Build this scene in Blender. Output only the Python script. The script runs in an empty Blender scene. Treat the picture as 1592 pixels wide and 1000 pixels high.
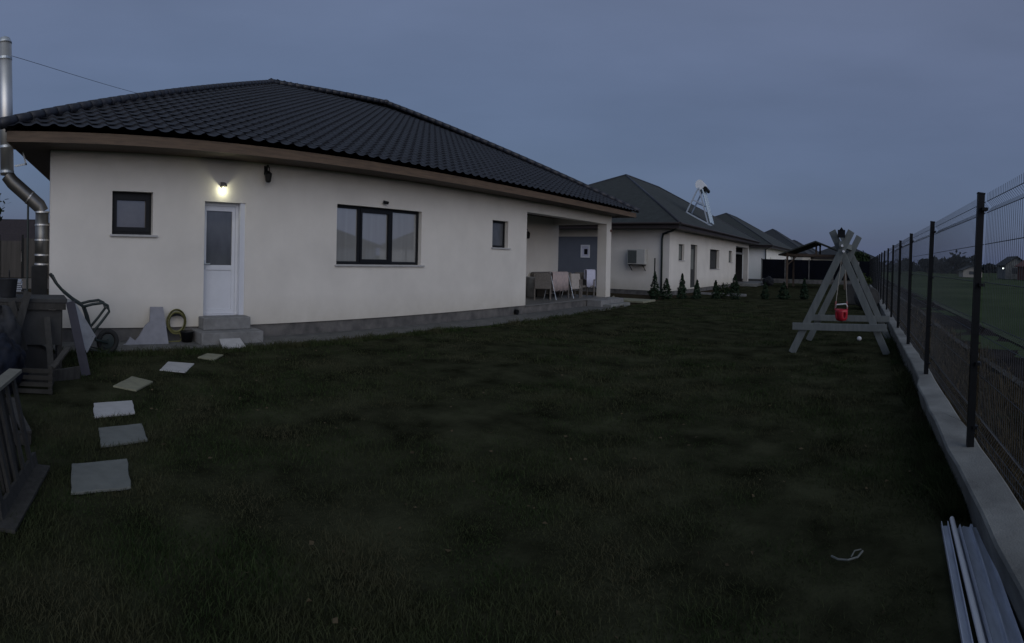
import bpy, math, random
import numpy as np
from mathutils import Vector, Matrix
R = math.radians
rnd = random.Random(7)
scn = bpy.context.scene
col = scn.collection

# ------------------------------------------------------------------ camera (stitched panorama: cylinder projection)
HC = 1.62
F, K, PITCH, ROLL, CY, HEAD = 824.34, 1.1175, .003353, -.02303, 404.12, .656
def cam_dir(v):
    x, y, z = v
    x, z = x*math.cos(ROLL)+z*math.sin(ROLL), -x*math.sin(ROLL)+z*math.cos(ROLL)
    y, z = y*math.cos(PITCH)+z*math.sin(PITCH), -y*math.sin(PITCH)+z*math.cos(PITCH)
    c, s = math.cos(HEAD), math.sin(HEAD)
    return Vector((x*c-y*s, x*s+y*c, z))
cd = bpy.data.cameras.new('camera')
cam = bpy.data.objects.new('camera', cd); col.objects.link(cam)
r_, f_, u_ = cam_dir((1, 0, 0)), cam_dir((0, 1, 0)), cam_dir((0, 0, 1))
m = Matrix.Identity(4)
for i in range(3):
    m[i][0], m[i][1], m[i][2] = r_[i], u_[i], -f_[i]
m[2][3] = HC
cam.matrix_world = m
cd.type = 'PANO'
cd.panorama_type = 'CENTRAL_CYLINDRICAL'
cd.central_cylindrical_range_u_min = -796/F
cd.central_cylindrical_range_u_max = 796/F
cd.central_cylindrical_range_v_min = -(1000-CY)/(F*K)
cd.central_cylindrical_range_v_max = CY/(F*K)
cd.central_cylindrical_radius = 1.0
cd.clip_start = .02
cd.clip_end = 3000
scn.camera = cam

# ------------------------------------------------------------------ sky and light
w = bpy.data.worlds.new("World"); scn.world = w; w.use_nodes = True
nt = w.node_tree; nt.nodes.clear()
def N(t, tree=None, **k):
    n = (tree or nt).nodes.new(t)
    for a, b in k.items(): setattr(n, a, b)
    return n
out = N('ShaderNodeOutputWorld')
sky = N('ShaderNodeTexSky'); sky.sky_type = 'NISHITA'; sky.sun_disc = False
SUN_EL, SUN_AZ = 4.0, 118.0            # azimuth clockwise from +Y: the afterglow is behind the camera, to the right
sky.sun_elevation = R(SUN_EL); sky.sun_rotation = R(SUN_AZ)
sky.air_density = 1.0; sky.dust_density = 2.0; sky.ozone_density = 3.0
bg1 = N('ShaderNodeBackground'); bg1.inputs[1].default_value = .03
nt.links.new(sky.outputs[0], bg1.inputs[0])
tc = N('ShaderNodeTexCoord'); sx = N('ShaderNodeSeparateXYZ')
nt.links.new(tc.outputs['Generated'], sx.inputs[0])
ramp = N('ShaderNodeValToRGB')
nt.links.new(sx.outputs['Z'], ramp.inputs[0])
e = ramp.color_ramp.elements
e[0].position = 0.0; e[0].color = (.075, .100, .184, 1)
e[1].position = .45; e[1].color = (.120, .144, .224, 1)
k = e.new(.12); k.color = (.088, .113, .197, 1)
k = e.new(1.0); k.color = (.122, .140, .162, 1)
# thin cloud sheet: broad soft unevenness
mp = N('ShaderNodeMapping'); mp.inputs['Scale'].default_value = (1.2, 1.2, 5.0)
nt.links.new(tc.outputs['Generated'], mp.inputs[0])
nz = N('ShaderNodeTexNoise'); nz.inputs['Scale'].default_value = 1.6; nz.inputs['Detail'].default_value = 5; nz.inputs['Roughness'].default_value = .5
nt.links.new(mp.outputs[0], nz.inputs[0])
mr = N('ShaderNodeMapRange'); mr.inputs['From Min'].default_value = .3; mr.inputs['From Max'].default_value = .7
mr.inputs['To Min'].default_value = .90; mr.inputs['To Max'].default_value = 1.10
nt.links.new(nz.outputs[0], mr.inputs[0])
# brighter toward the afterglow
dot = N('ShaderNodeVectorMath', operation='DOT_PRODUCT')
a_ = R(SUN_AZ); dot.inputs[1].default_value = (math.sin(a_), math.cos(a_), .25)
nt.links.new(tc.outputs['Generated'], dot.inputs[0])
mr2 = N('ShaderNodeMapRange'); mr2.inputs['From Min'].default_value = .3; mr2.inputs['From Max'].default_value = 1.0
mr2.inputs['To Min'].default_value = 1.0; mr2.inputs['To Max'].default_value = 3.2
nt.links.new(dot.outputs['Value'], mr2.inputs[0])
mm = N('ShaderNodeMath', operation='MULTIPLY')
nt.links.new(mr.outputs[0], mm.inputs[0]); nt.links.new(mr2.outputs[0], mm.inputs[1])
bg2 = N('ShaderNodeBackground')
nt.links.new(ramp.outputs[0], bg2.inputs[0]); nt.links.new(mm.outputs[0], bg2.inputs[1])
ad = N('ShaderNodeAddShader')
nt.links.new(bg1.outputs[0], ad.inputs[0]); nt.links.new(bg2.outputs[0], ad.inputs[1])
nt.links.new(ad.outputs[0], out.inputs[0])

ld = bpy.data.lights.new('sun', 'SUN'); ld.energy = .72; ld.angle = R(60); ld.color = (1.0, .94, .80)
sun = bpy.data.objects.new('sun', ld); col.objects.link(sun)
el = R(20)
sun.rotation_euler = Vector((math.sin(a_)*math.cos(el), math.cos(a_)*math.cos(el), math.sin(el))).to_track_quat('Z', 'Y').to_euler()

vs = scn.view_settings
vs.view_transform = 'Standard'; vs.look = 'None'; vs.gamma = 1; vs.exposure = 0; vs.use_curve_mapping = False
scn.cycles.max_bounces = 6
scn.cycles.use_denoising = True

# ------------------------------------------------------------------ materials
MATS = {}
def mat(name, base, rough=.8, var=.15, scale=6, bump=0, bscale=60, metal=0, spec=.5, tint=None, stretch=None, emis=None, ior=None, detail=4):
    if name in MATS: return MATS[name]
    mt = bpy.data.materials.new(name); mt.use_nodes = True
    t = mt.node_tree; b = t.nodes['Principled BSDF']
    b.inputs['Roughness'].default_value = rough; b.inputs['Metallic'].default_value = metal
    b.inputs['Specular IOR Level'].default_value = spec
    if ior: b.inputs['IOR'].default_value = ior
    co = N('ShaderNodeTexCoord', t); src = co.outputs['Object']
    if stretch:
        mp = N('ShaderNodeMapping', t); mp.inputs['Scale'].default_value = stretch
        t.links.new(src, mp.inputs[0]); src = mp.outputs[0]
    n1 = N('ShaderNodeTexNoise', t); n1.inputs['Scale'].default_value = scale; n1.inputs['Detail'].default_value = detail; n1.inputs['Roughness'].default_value = .6
    t.links.new(src, n1.inputs[0])
    r = N('ShaderNodeValToRGB', t)
    t.links.new(n1.outputs[0], r.inputs[0])
    c2 = tint or base
    r.color_ramp.elements[0].position = .3; r.color_ramp.elements[1].position = .7
    r.color_ramp.elements[0].color = tuple(c*(1-var) for c in base)+(1,)
    r.color_ramp.elements[1].color = tuple(min(1, c*(1+var)) for c in c2)+(1,)
    t.links.new(r.outputs[0], b.inputs['Base Color'])
    if bump:
        n2 = N('ShaderNodeTexNoise', t); n2.inputs['Scale'].default_value = bscale; n2.inputs['Detail'].default_value = 4
        t.links.new(src, n2.inputs[0])
        bp = N('ShaderNodeBump', t); bp.inputs['Strength'].default_value = bump; bp.inputs['Distance'].default_value = .01
        t.links.new(n2.outputs[0], bp.inputs['Height']); t.links.new(bp.outputs[0], b.inputs['Normal'])
    if emis:
        b.inputs['Emission Color'].default_value = emis[:3]+(1,); b.inputs['Emission Strength'].default_value = emis[3]
    MATS[name] = mt
    return mt

M = dict(
 plaster=mat('plaster', (.635, .61, .56), .9, .075, .8, .35, 160),
 plaster_warm=mat('plaster_warm', (.50, .46, .40), .9, .05, 1.3, .25, 220),
 plinth=mat('plinth_render', (.085, .085, .085), .9, .35, 3, .5, 60, tint=(.11, .105, .10)),
 concrete=mat('concrete', (.17, .175, .165), .88, .38, 2.2, .5, 70),
 concrete_pale=mat('concrete_pale', (.185, .187, .185), .88, .22, 6, .5, 70),
 slab_white=mat('slab_white', (.40, .40, .40), .85, .10, 8, .4, 60),
 slab_sand=mat('slab_sand', (.20, .20, .14), .88, .18, 9, .5, 60),
 slab_grey=mat('slab_grey', (.140, .150, .138), .88, .14, 9, .5, 60),
 tile=mat('roof_tile', (.014, .016, .022), .55, .45, 5, .35, 60, spec=.45),
 cap=mat('ridge_cap', (.020, .022, .030), .5, .25, 7, .2, 90),
 shingle=mat('shingle', (.026, .032, .030), .9, .30, 3, .6, 40),
 shingle2=mat('shingle_dark', (.020, .025, .030), .9, .30, 3, .6, 40),
 wood_fascia=mat('fascia_wood', (.105, .070, .043), .65, .30, 4, .3, 60, stretch=(3, .6, 8)),
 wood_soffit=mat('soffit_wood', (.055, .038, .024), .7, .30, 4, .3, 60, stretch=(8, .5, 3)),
 dark_fascia=mat('dark_fascia', (.030, .022, .020), .6, .2),
 anth=mat('anthracite_frame', (.008, .009, .011), .5, .15, spec=.25),
 white_pvc=mat('white_plastic_frame', (.60, .62, .66), .35, .04, 3),
 pane=mat('window_pane', (.085, .082, .075), .04, .25, 1.6, ior=1.9),
 pane_curtain=mat('curtained_pane', (.25, .255, .25), .02, .10, 1.2, ior=2.7, stretch=(1, 6, .3)),
 pane_dark=mat('dark_pane', (.075, .08, .088), .12, .25, 2.0, ior=1.7, stretch=(1, 2, 1)),
 steel=mat('stainless_steel', (.68, .67, .64), .48, .08, 3, metal=1),
 steel_dull=mat('galvanised_steel', (.46, .50, .58), .5, .15, 5, metal=.2, stretch=(6, 1, 6)),
 black=mat('black_metal', (.006, .007, .008), .5, .2, spec=.22),
 black_matte=mat('matte_black', (.012, .012, .012), .9, .3),
 wire=mat('fence_wire', (.055, .062, .070), .5, .1),
 swing=mat('grey_painted_wood', (.130, .146, .143), .75, .18, 6, .3, 70, stretch=(2, 2, .5)),
 red=mat('red_plastic', (.42, .014, .03), .4, .1),
 rope=mat('rope', (.30, .29, .26), .9, .2, 20),
 white=mat('white_plastic', (.72, .72, .74), .5, .05),
 tank=mat('tank_white', (.75, .78, .80), .3, .06),
 tubes=mat('pale_tubes', (.26, .34, .42), .22, .15, 8, metal=.2),
 alu=mat('aluminium', (.50, .54, .56), .4, .1, metal=.6),
 wood_old=mat('weathered_wood', (.034, .033, .030), .9, .40, 5, .6, 60, stretch=(4, 4, 1)),
 wood_pale=mat('pale_plank', (.16, .155, .125), .85, .25, 5, .5, 60),
 board_grey=mat('grey_board', (.034, .035, .035), .85, .30, 4, .3, 40),
 board_purple=mat('slate_plank', (.030, .030, .042), .8, .25, 5),
 foam=mat('foam_board', (.22, .225, .25), .8, .10, 9, .3, 80),
 hose=mat('hose_yellow', (.17, .165, .06), .6, .2, 20),
 green_tube=mat('green_tube', (.014, .024, .023), .5, .2),
 tray=mat('tray_zinc', (.34, .36, .39), .5, .18, 5),
 rubber=mat('rubber', (.014, .015, .015), .8, .2),
 bluebag=mat('blue_bag', (.008, .011, .020), .7, .5, 6, 1, 9, spec=.2),
 bag_grey=mat('grey_bag', (.022, .024, .028), .8, .3, 6, .5, 20),
 ac=mat('ac_case', (.40, .40, .38), .6, .05),
 ac_dark=mat('ac_grille', (.07, .08, .08), .7, .1),
 grey_paint=mat('slate_blue_paint', (.115, .13, .16), .9, .06, 2),
 soil=mat('soil', (.018, .017, .018), .95, .55, 1.2, 1, 12, tint=(.026, .023, .022), spec=.0, detail=8),
 verge=mat('verge_soil', (.030, .026, .019), .95, .55, 2.5, 1, 14, tint=(.044, .036, .024), spec=.0, detail=8),
 field=mat('field_grass', (.048, .074, .038), .95, .35, .12, .8, 20, tint=(.060, .080, .044), spec=.0, detail=9),
 lawn=mat('lawn', (.020, .022, .013), .95, .6, 1.6, 1, 30, tint=(.032, .034, .020), spec=.0, detail=9),
 road=mat('dirt_track', (.042, .042, .040), .95, .3, 1.5),
 fence_dark=mat('fence_sheet', (.004, .005, .009), .8, .3, 1, spec=.08),
 bark=mat('bark', (.035, .028, .022), .95, .3, 10, .5, 30),
 pav_wood=mat('pavilion_wood', (.085, .060, .042), .8, .25, 5),
 brick=mat('brick_red', (.13, .055, .042), .9, .2, 2),
 terrace=mat('terrace_tile', (.13, .13, .125), .55, .15, 4),
 pink=mat('pink_blanket', (.36, .31, .31), .95, .15, 9, .5, 60, tint=(.38, .30, .28)),
 beige=mat('beige_cushion', (.36, .33, .30), .95, .12, 9, .5, 60),
 cloth=mat('pale_towel', (.48, .49, .60), .95, .06, 9, .5, 60),
 rattan=mat('rattan', (.125, .115, .105), .85, .3, 30, .6, 90),
 far_mass=mat('far_foliage', (.020, .024, .026), .95, .4, .05),
 low_wall=mat('low_wall', (.125, .12, .115), .95, .2, 2),
 panel_brown=mat('fence_board', (.055, .050, .045), .8, .3, 1.5, stretch=(1, 4, .3)),
)
def add_splash(mt, z0, h):
    t = mt.node_tree; p = t.nodes['Principled BSDF']; src = p.inputs['Base Color'].links[0].from_socket
    co = N('ShaderNodeTexCoord', t); sp = N('ShaderNodeSeparateXYZ', t); t.links.new(co.outputs['Object'], sp.inputs[0])
    n = N('ShaderNodeTexNoise', t); n.inputs['Scale'].default_value = 2.2; n.inputs['Detail'].default_value = 7; n.inputs['Roughness'].default_value = .7
    t.links.new(co.outputs['Object'], n.inputs[0])
    a = N('ShaderNodeMapRange', t); a.inputs['From Min'].default_value = z0; a.inputs['From Max'].default_value = z0+h; a.inputs['To Min'].default_value = .62; a.inputs['To Max'].default_value = 0
    t.links.new(sp.outputs['Z'], a.inputs[0])
    m1 = N('ShaderNodeMath', t, operation='MULTIPLY'); t.links.new(a.outputs[0], m1.inputs[0]); t.links.new(n.outputs[0], m1.inputs[1])
    mx = N('ShaderNodeMix', t); mx.data_type = 'RGBA'; t.links.new(m1.outputs[0], mx.inputs['Factor']); t.links.new(src, mx.inputs[6]); mx.inputs[7].default_value = (.30, .27, .19, 1)
    t.links.new(mx.outputs[2], p.inputs['Base Color'])
add_splash(MATS['plaster'], .26, .55)
def leafmat(name, a, b):
    mt = bpy.data.materials.new(name); mt.use_nodes = True
    t = mt.node_tree; p = t.nodes['Principled BSDF']; p.inputs['Roughness'].default_value = .85; p.inputs['Specular IOR Level'].default_value = .03
    g = N('ShaderNodeNewGeometry', t); r = N('ShaderNodeValToRGB', t)
    t.links.new(g.outputs['Random Per Island'], r.inputs[0])
    r.color_ramp.elements[0].color = a+(1,); r.color_ramp.elements[1].color = b+(1,)
    t.links.new(r.outputs[0], p.inputs['Base Color'])
    return mt
M['leaf'] = leafmat('foliage_dark', (.014, .024, .012), (.040, .058, .028))
M['thuja'] = leafmat('foliage_conifer', (.012, .022, .014), (.034, .055, .032))
M['leaf_lit'] = leafmat('foliage_mid', (.035, .050, .018), (.070, .090, .035))
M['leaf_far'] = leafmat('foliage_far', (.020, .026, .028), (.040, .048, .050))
M['weed'] = leafmat('dry_weed', (.040, .034, .020), (.100, .080, .050))
# blades: patches follow position as well as a per-blade tint
def grassmat():
    mt = leafmat('grass_blade', (.013, .026, .009), (.046, .062, .026))
    t = mt.node_tree; p = t.nodes['Principled BSDF']; l = p.inputs['Base Color'].links[0]
    src = l.from_socket
    co = N('ShaderNodeTexCoord', t); n = N('ShaderNodeTexNoise', t); n.inputs['Scale'].default_value = .9; n.inputs['Detail'].default_value = 6
    t.links.new(co.outputs['Object'], n.inputs[0])
    r = N('ShaderNodeValToRGB', t); r.color_ramp.elements[0].position = .42; r.color_ramp.elements[1].position = .62
    t.links.new(n.outputs[0], r.inputs[0])
    mx = N('ShaderNodeMix', t); mx.data_type = 'RGBA'
    t.links.new(r.outputs[0], mx.inputs['Factor']); t.links.new(src, mx.inputs[6]); mx.inputs[7].default_value = (.056, .056, .032, 1)
    t.links.new(mx.outputs[2], p.inputs['Base Color'])
    return mt
M['grass'] = grassmat()

# ------------------------------------------------------------------ mesh helpers
class MB:
    def __init__(s): s.v = []; s.f = []; s.smooth = False
    def add(s, vs, fs):
        o = len(s.v); s.v += [tuple(p) for p in vs]; s.f += [tuple(o+i for i in f) for f in fs]; return s
    def box(s, x0, x1, y0, y1, z0, z1, M4=None):
        vs = [Vector((x, y, z)) for x in (x0, x1) for y in (y0, y1) for z in (z0, z1)]
        if M4: vs = [M4 @ p for p in vs]
        return s.add(vs, [(0, 1, 3, 2), (4, 6, 7, 5), (0, 4, 5, 1), (2, 3, 7, 6), (0, 2, 6, 4), (1, 5, 7, 3)])
    def beam(s, a, b, w, h, up=(0, 0, 1)):
        a, b = Vector(a), Vector(b); d = (b-a).normalized(); up = Vector(up)
        if abs(d.dot(up)) > .99: up = Vector((1, 0, 0))
        sd = d.cross(up).normalized()*w/2; u = sd.cross(d).normalized()*h/2
        vs = [p+i*sd+j*u for p in (a, b) for i, j in ((-1, -1), (1, -1), (1, 1), (-1, 1))]
        return s.add(vs, [(0, 1, 2, 3), (7, 6, 5, 4), (0, 4, 5, 1), (1, 5, 6, 2), (2, 6, 7, 3), (3, 7, 4, 0)])
    def tube(s, pts, r, n=8, close=False, cap=True):
        pts = [Vector(p) for p in pts]; rings = []; L = len(pts)
        rr = r if isinstance(r, (list, tuple)) else [r]*L
        prev = None
        for i, p in enumerate(pts):
            if close: d = (pts[(i+1) % L]-pts[i-1]).normalized()
            else: d = ((pts[min(i+1, L-1)]-pts[max(i-1, 0)])).normalized()
            if prev is None:
                a = Vector((0, 0, 1)) if abs(d.z) < .9 else Vector((1, 0, 0))
                prev = d.cross(a).normalized()
            x = (prev-d*prev.dot(d)).normalized(); y = d.cross(x); prev = x
            rings.append([p+(x*math.cos(2*math.pi*k/n)+y*math.sin(2*math.pi*k/n))*rr[i] for k in range(n)])
        o = len(s.v)
        for g in rings: s.v += [tuple(q) for q in g]
        m_ = L if close else L-1
        for i in range(m_):
            j = (i+1) % L
            for k in range(n):
                s.f.append((o+i*n+k, o+i*n+(k+1) % n, o+j*n+(k+1) % n, o+j*n+k))
        if cap and not close:
            s.f.append(tuple(o+k for k in range(n))[::-1]); s.f.append(tuple(o+(L-1)*n+k for k in range(n)))
        return s
    def prism(s, poly, ext):
        n = len(poly); e = Vector(ext)
        a = [Vector(p) for p in poly]; b = [p+e for p in a]
        fs = [tuple(range(n))[::-1], tuple(range(n, 2*n))]+[(i, (i+1) % n, n+(i+1) % n, n+i) for i in range(n)]
        return s.add(a+b, fs)
    def lathe(s, c, prof, n=20, axis='z'):
        o = len(s.v); c = Vector(c)
        for r, h in prof:
            for k in range(n):
                a = 2*math.pi*k/n
                p = (r*math.cos(a), r*math.sin(a), h)
                if axis == 'y': p = (p[0], p[2], p[1])
                if axis == 'x': p = (p[2], p[0], p[1])
                s.v.append(tuple(c+Vector(p)))
        for i in range(len(prof)-1):
            for k in range(n):
                s.f.append((o+i*n+k, o+i*n+(k+1) % n, o+(i+1)*n+(k+1) % n, o+(i+1)*n+k))
        s.f.append(tuple(o+k for k in range(n))[::-1]); s.f.append(tuple(o+(len(prof)-1)*n+k for k in range(n)))
        return s
    def build(s, name, material, parent=None, smooth=False, bevel=0):
        me = bpy.data.meshes.new(name); me.from_pydata(s.v, [], s.f); me.update()
        me.materials.append(M[material] if isinstance(material, str) else material)
        if smooth: me.polygons.foreach_set('use_smooth', [True]*len(me.polygons))
        o = bpy.data.objects.new(name, me); col.objects.link(o)
        if parent is not None: o.parent = parent; o.matrix_parent_inverse = Matrix.Identity(4)
        # child meshes are written in the parent's own coordinates
        if bevel:
            b = o.modifiers.new('bevel', 'BEVEL'); b.width = bevel; b.segments = 2; b.limit_method = 'ANGLE'
        return o
def nprint(o, label, cat, group=None):
    o['label'] = label; o['category'] = cat
    if group: o['group'] = group
    return o
def thing(name, label, cat, loc=(0, 0, 0), rz=0, group=None):
    o = bpy.data.objects.new(name, None); col.objects.link(o); o.location = loc; o.rotation_euler.z = rz
    o.empty_display_size = .2
    return nprint(o, label, cat, group)
def struct(o, kind='structure'):
    o['kind'] = kind; return o
def grid_sheet(name, m_, x0, x1, y0, y1, z, nx=2, ny=2, amp=0, fs=1.0):
    vs = []; fcs = []
    for j in range(ny+1):
        for i in range(nx+1):
            x = x0+(x1-x0)*i/nx; y = y0+(y1-y0)*j/ny
            h = amp*(math.sin(x*1.7*fs+y*.6)+math.sin(y*2.3*fs-x*1.1)+math.sin(x*.53+y*.71)) if 0 < i < nx and 0 < j < ny else 0
            vs.append((x, y, z+h))
    for j in range(ny):
        for i in range(nx):
            a = j*(nx+1)+i; fcs.append((a, a+1, a+nx+2, a+nx+1))
    return MB().add(vs, fcs).build(name, m_, smooth=True)

# ------------------------------------------------------------------ ground
struct(grid_sheet('ground', 'field', -900, 900, -300, 1400, -.06, 8, 8))
lawn = struct(grid_sheet('lawn', 'lawn', -9.1, .86, -6, 52, 0, 60, 240, .008))
struct(grid_sheet('verge', 'verge', 1.06, 2.4, -6, 120, -.02, 16, 400, .02, 2.1))
struct(grid_sheet('ploughed_strip', 'soil', 2.4, 3.9, -6, 160, -.03, 30, 400, .035, 1.6))
struct(grid_sheet('yard', 'verge', -60, -9.1, -20, 52, -.02, 4, 4))
# a thin bare track line along the ploughed strip
vs = []; fs = []
for i in range(60):
    y = 6+i*1.6; c = 2.46+.06*math.sin(y*.35)
    vs += [(c-.07, y, .05), (c+.08, y, .05)]
    if i: a = 2*i; fs.append((a-2, a-1, a+1, a))
struct(MB().add(vs, fs).build('track', 'road'))
# paving apron round the house
M['plaster_lightened'] = mat('plaster_lightened', (.80, .79, .74), .9, .04, 1)  # plaster colour lightened to offset the shade on the third house
M['shingle_brown'] = mat('shingle_brown', (.030, .022, .024), .9, .3, 3)
M['pavement'] = mat('pavement_concrete', (.095, .097, .092), .92, .3, 4, .5, 60)
b = MB()
b.prism([(-10, -.4, .0), (-9.12, -.4, .0), (-9.14, 9.5, .0), (-8.82, 12.4, .0), (-8.76, 18.4, .0), (-8.95, 19.2, 0), (-10.0, 19.9, .0)], (0, 0, .035))
struct(b.build('pavement', 'pavement', bevel=.01))

# ------------------------------------------------------------------ roofs
def tile_slope(mb, e0, e1, r0, r1, per=.30, row=.345, amp=.034, samp=8):
    """profiled tiles on the slope between an eave e0-e1 and a ridge r0-r1 (r0 may equal r1)"""
    e0, e1, r0, r1 = map(Vector, (e0, e1, r0, r1))
    U = (e1-e0).normalized(); L = (e1-e0).length
    a = r0-e0; V = a-U*a.dot(U); H = V.length; V.normalize()
    Nn = U.cross(V)
    if Nn.z < 0: Nn = -Nn
    uL, uR = (r0-e0).dot(U), (r1-e0).dot(U)
    nu = int(L/per*samp)+1
    us = np.linspace(0, L, nu)
    ph = 2*np.pi*us/per
    crest = np.clip(np.cos(ph), -.25, 1)
    wave = np.where(crest > 0, crest**1.3, crest*.5)*amp
    rows = []
    n = int(H/row)
    for i in range(n+1):
        v0 = i*row; v1 = min((i+1)*row, H)
        if v1-v0 < .02: break
        rows.append((v0, .030, True)); rows.append((v0+(v1-v0)*.5, .015, False)); rows.append((v1-.004, .0, False))
    o = len(mb.v); nr = len(rows)
    for v, h, edge in rows:
        vv = v-(.030*np.clip(-np.cos(ph), 0, 1) if edge else 0)
        tl = np.clip(vv/H, 0, 1)
        lo = uL*tl; hi = L-(L-uR)*tl
        uu = np.clip(us, lo, hi)
        vvv = np.zeros(nu)+vv
        for q in range(nu):
            p = e0+U*float(uu[q])+V*float(vvv[q])+Nn*float(wave[q]+h)
            mb.v.append(tuple(p))
    for j in range(nr-1):
        for q in range(nu-1):
            a = o+j*nu+q; mb.f.append((a, a+1, a+nu+1, a+nu))
    return mb
def cap_line(mb, a, b, r=.095, step=.36):
    a, b = Vector(a), Vector(b); d = b-a; L = d.length; d.normalize()
    n = max(1, int(L/step))
    for i in range(n):
        p = a+d*(L*i/n-.02); q = a+d*(L*(i+1)/n+.03)
        mb.tube([p, q], [r*1.0, r*.90], 10)
    return mb

def wall_holes(mb, X, T, y0, y1, z0, z1, holes, flip=1):
    """a wall in the plane X (outer face), thickness T toward -X, with rectangular openings"""
    ys = sorted({y0, y1, *[h[i] for h in holes for i in (0, 1)]}); zs = sorted({z0, z1, *[h[i] for h in holes for i in (2, 3)]})
    for i in range(len(ys)-1):
        for j in range(len(zs)-1):
            cy_, cz = (ys[i]+ys[i+1])/2, (zs[j]+zs[j+1])/2
            if any(h[0] < cy_ < h[1] and h[2] < cz < h[3] for h in holes): continue
            for xx in (X, X-T):
                mb.add([(xx, ys[i], zs[j]), (xx, ys[i+1], zs[j]), (xx, ys[i+1], zs[j+1]), (xx, ys[i], zs[j+1])], [(0, 1, 2, 3)])
    for a, b_, c, d in holes+[(y0, y1, z0, z1)]:
        for p, q in (((a, c), (b_, c)), ((b_, c), (b_, d)), ((b_, d), (a, d)), ((a, d), (a, c))):
            mb.add([(X, p[0], p[1]), (X, q[0], q[1]), (X-T, q[0], q[1]), (X-T, p[0], p[1])], [(0, 1, 2, 3)])
    return mb

def window(par, X, y0, y1, z0, z1, frame='anth', pane='pane', mull=(), fw=.075, rec=.14, sill=True, sashes=()):
    f = MB(); xf = X-rec
    f.box(xf-.06, xf, y0, y1, z0, z0+fw); f.box(xf-.06, xf, y0, y1, z1-fw, z1)
    f.box(xf-.061, xf+.001, y0, y0+fw, z0+.001, z1-.001); f.box(xf-.061, xf+.001, y1-fw, y1, z0+.001, z1-.001)
    for a, b_ in mull: f.box(xf-.062, xf+.004, a, b_, z0+.001, z1-.001)
    for a, b_ in sashes:      # opening sash stands proud
        f.box(xf-.03, xf+.02, a, b_, z0+fw*.7, z0+fw*1.75); f.box(xf-.03, xf+.02, a, b_, z1-fw*1.9, z1-fw*.7)
        f.box(xf-.03, xf+.021, a-.0, a+fw*.9, z0+fw*.7, z1-fw*.7); f.box(xf-.03, xf+.021, b_-fw*.9, b_, z0+fw*.7, z1-fw*.7)
    fr = f.build('window', frame, par)
    MB().box(xf-.045, xf-.03, y0+.01, y1-.01, z0+.01, z1-.01).build('pane', pane, fr)
    if sill:
        MB().box(X-rec, X+.045, y0-.04, y1+.09, z0-.035, z0-.002).build('sill', 'slab_white', fr)
    return fr

def hip_roof(par, ex0, ex1, ey0, ey1, ze, rx, rz, ry0, ry1, kind, sk=0):
    A0, A1 = (ex1, ey0, ze), (ex1, ey1, ze)      # front eave
    B0, B1 = (ex0, ey0+sk*(ex1-ex0), ze), (ex0, ey1, ze)      # rear eave
    rz0, rz1 = rz if isinstance(rz, tuple) else (rz, rz)
    r0, r1 = (rx, ry0, rz0), (rx, ry1, rz1)
    mb = MB()
    if kind == 'tile':
        tile_slope(mb, A0, A1, r0, r1); tile_slope(mb, B0, A0, r0, r0); tile_slope(mb, A1, B1, r1, r1, samp=4); tile_slope(mb, B1, B0, r1, r0, samp=4)
        ro = mb.build('roof', 'tile', par, smooth=False)
        c = MB(); up = Vector((0, 0, .055))
        for a, b_ in ((A0, r0), (A1, r1), (r0, r1)):
            cap_line(c, Vector(a)+up, Vector(b_)+up)
        for a, b_ in ((B0, r0), (B1, r1)): cap_line(c, Vector(a)+up, Vector(b_)+up, step=1.2)
        for p in (r0, r1): c.lathe(Vector(p)+up, [(.02, -.1), (.16, -.06), (.16, .05), (.10, .09), (.02, .10)], 12)
        c.build('ridge_cap', 'cap', ro, smooth=True)
    else:
        mb.add([A0, A1, r1, r0], [(0, 1, 2, 3)]); mb.add([B0, A0, r0], [(0, 1, 2)]); mb.add([A1, B1, r1], [(0, 1, 2)]); mb.add([B1, B0, r0, r1], [(0, 1, 2, 3)])
        dz = Vector((0, 0, .05))
        for a, b_ in ((A0, A1), (A1, B1), (B1, B0), (B0, A0)):
            a, b_ = Vector(a), Vector(b_); mb.add([a, b_, b_-dz, a-dz], [(0, 1, 2, 3)])
        ro = mb.build('roof', kind, par)
        c = MB()
        for a, b_ in ((A0, r0), (A1, r1), (r0, r1), (B0, r0), (B1, r1)): c.tube([a, b_], .07, 6)
        c.build('ridge_cap', 'cap', ro, smooth=True)
    return ro
def eaves(par, ex0, ex1, ey0, ey1, zs, zt, wx0, wx1, wy0, wy1, fmat, smat):
    f = MB(); t = .03
    f.box(ex1-t, ex1, ey0, ey1, zs-.012, zt); f.box(ex0, ex0+t, ey0, ey1, zs-.012, zt)
    f.box(ex0+t, ex1-t, ey0+.001, ey0+t, zs-.011, zt-.001); f.box(ex0+t, ex1-t, ey1-t, ey1-.001, zs-.011, zt-.001)
    f.build('fascia', fmat, par)
    s = MB(); zz = zs+.02
    s.box(wx1, ex1-t, ey0+t, ey1-t, zs, zz); s.box(ex0+t, wx0, ey0+t, ey1-t, zs, zz)
    s.box(wx0, wx1, ey0+t, wy0, zs, zz); s.box(wx0, wx1, wy1, ey1-t, zs, zz)
    s.build('soffit', smat, par)

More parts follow.
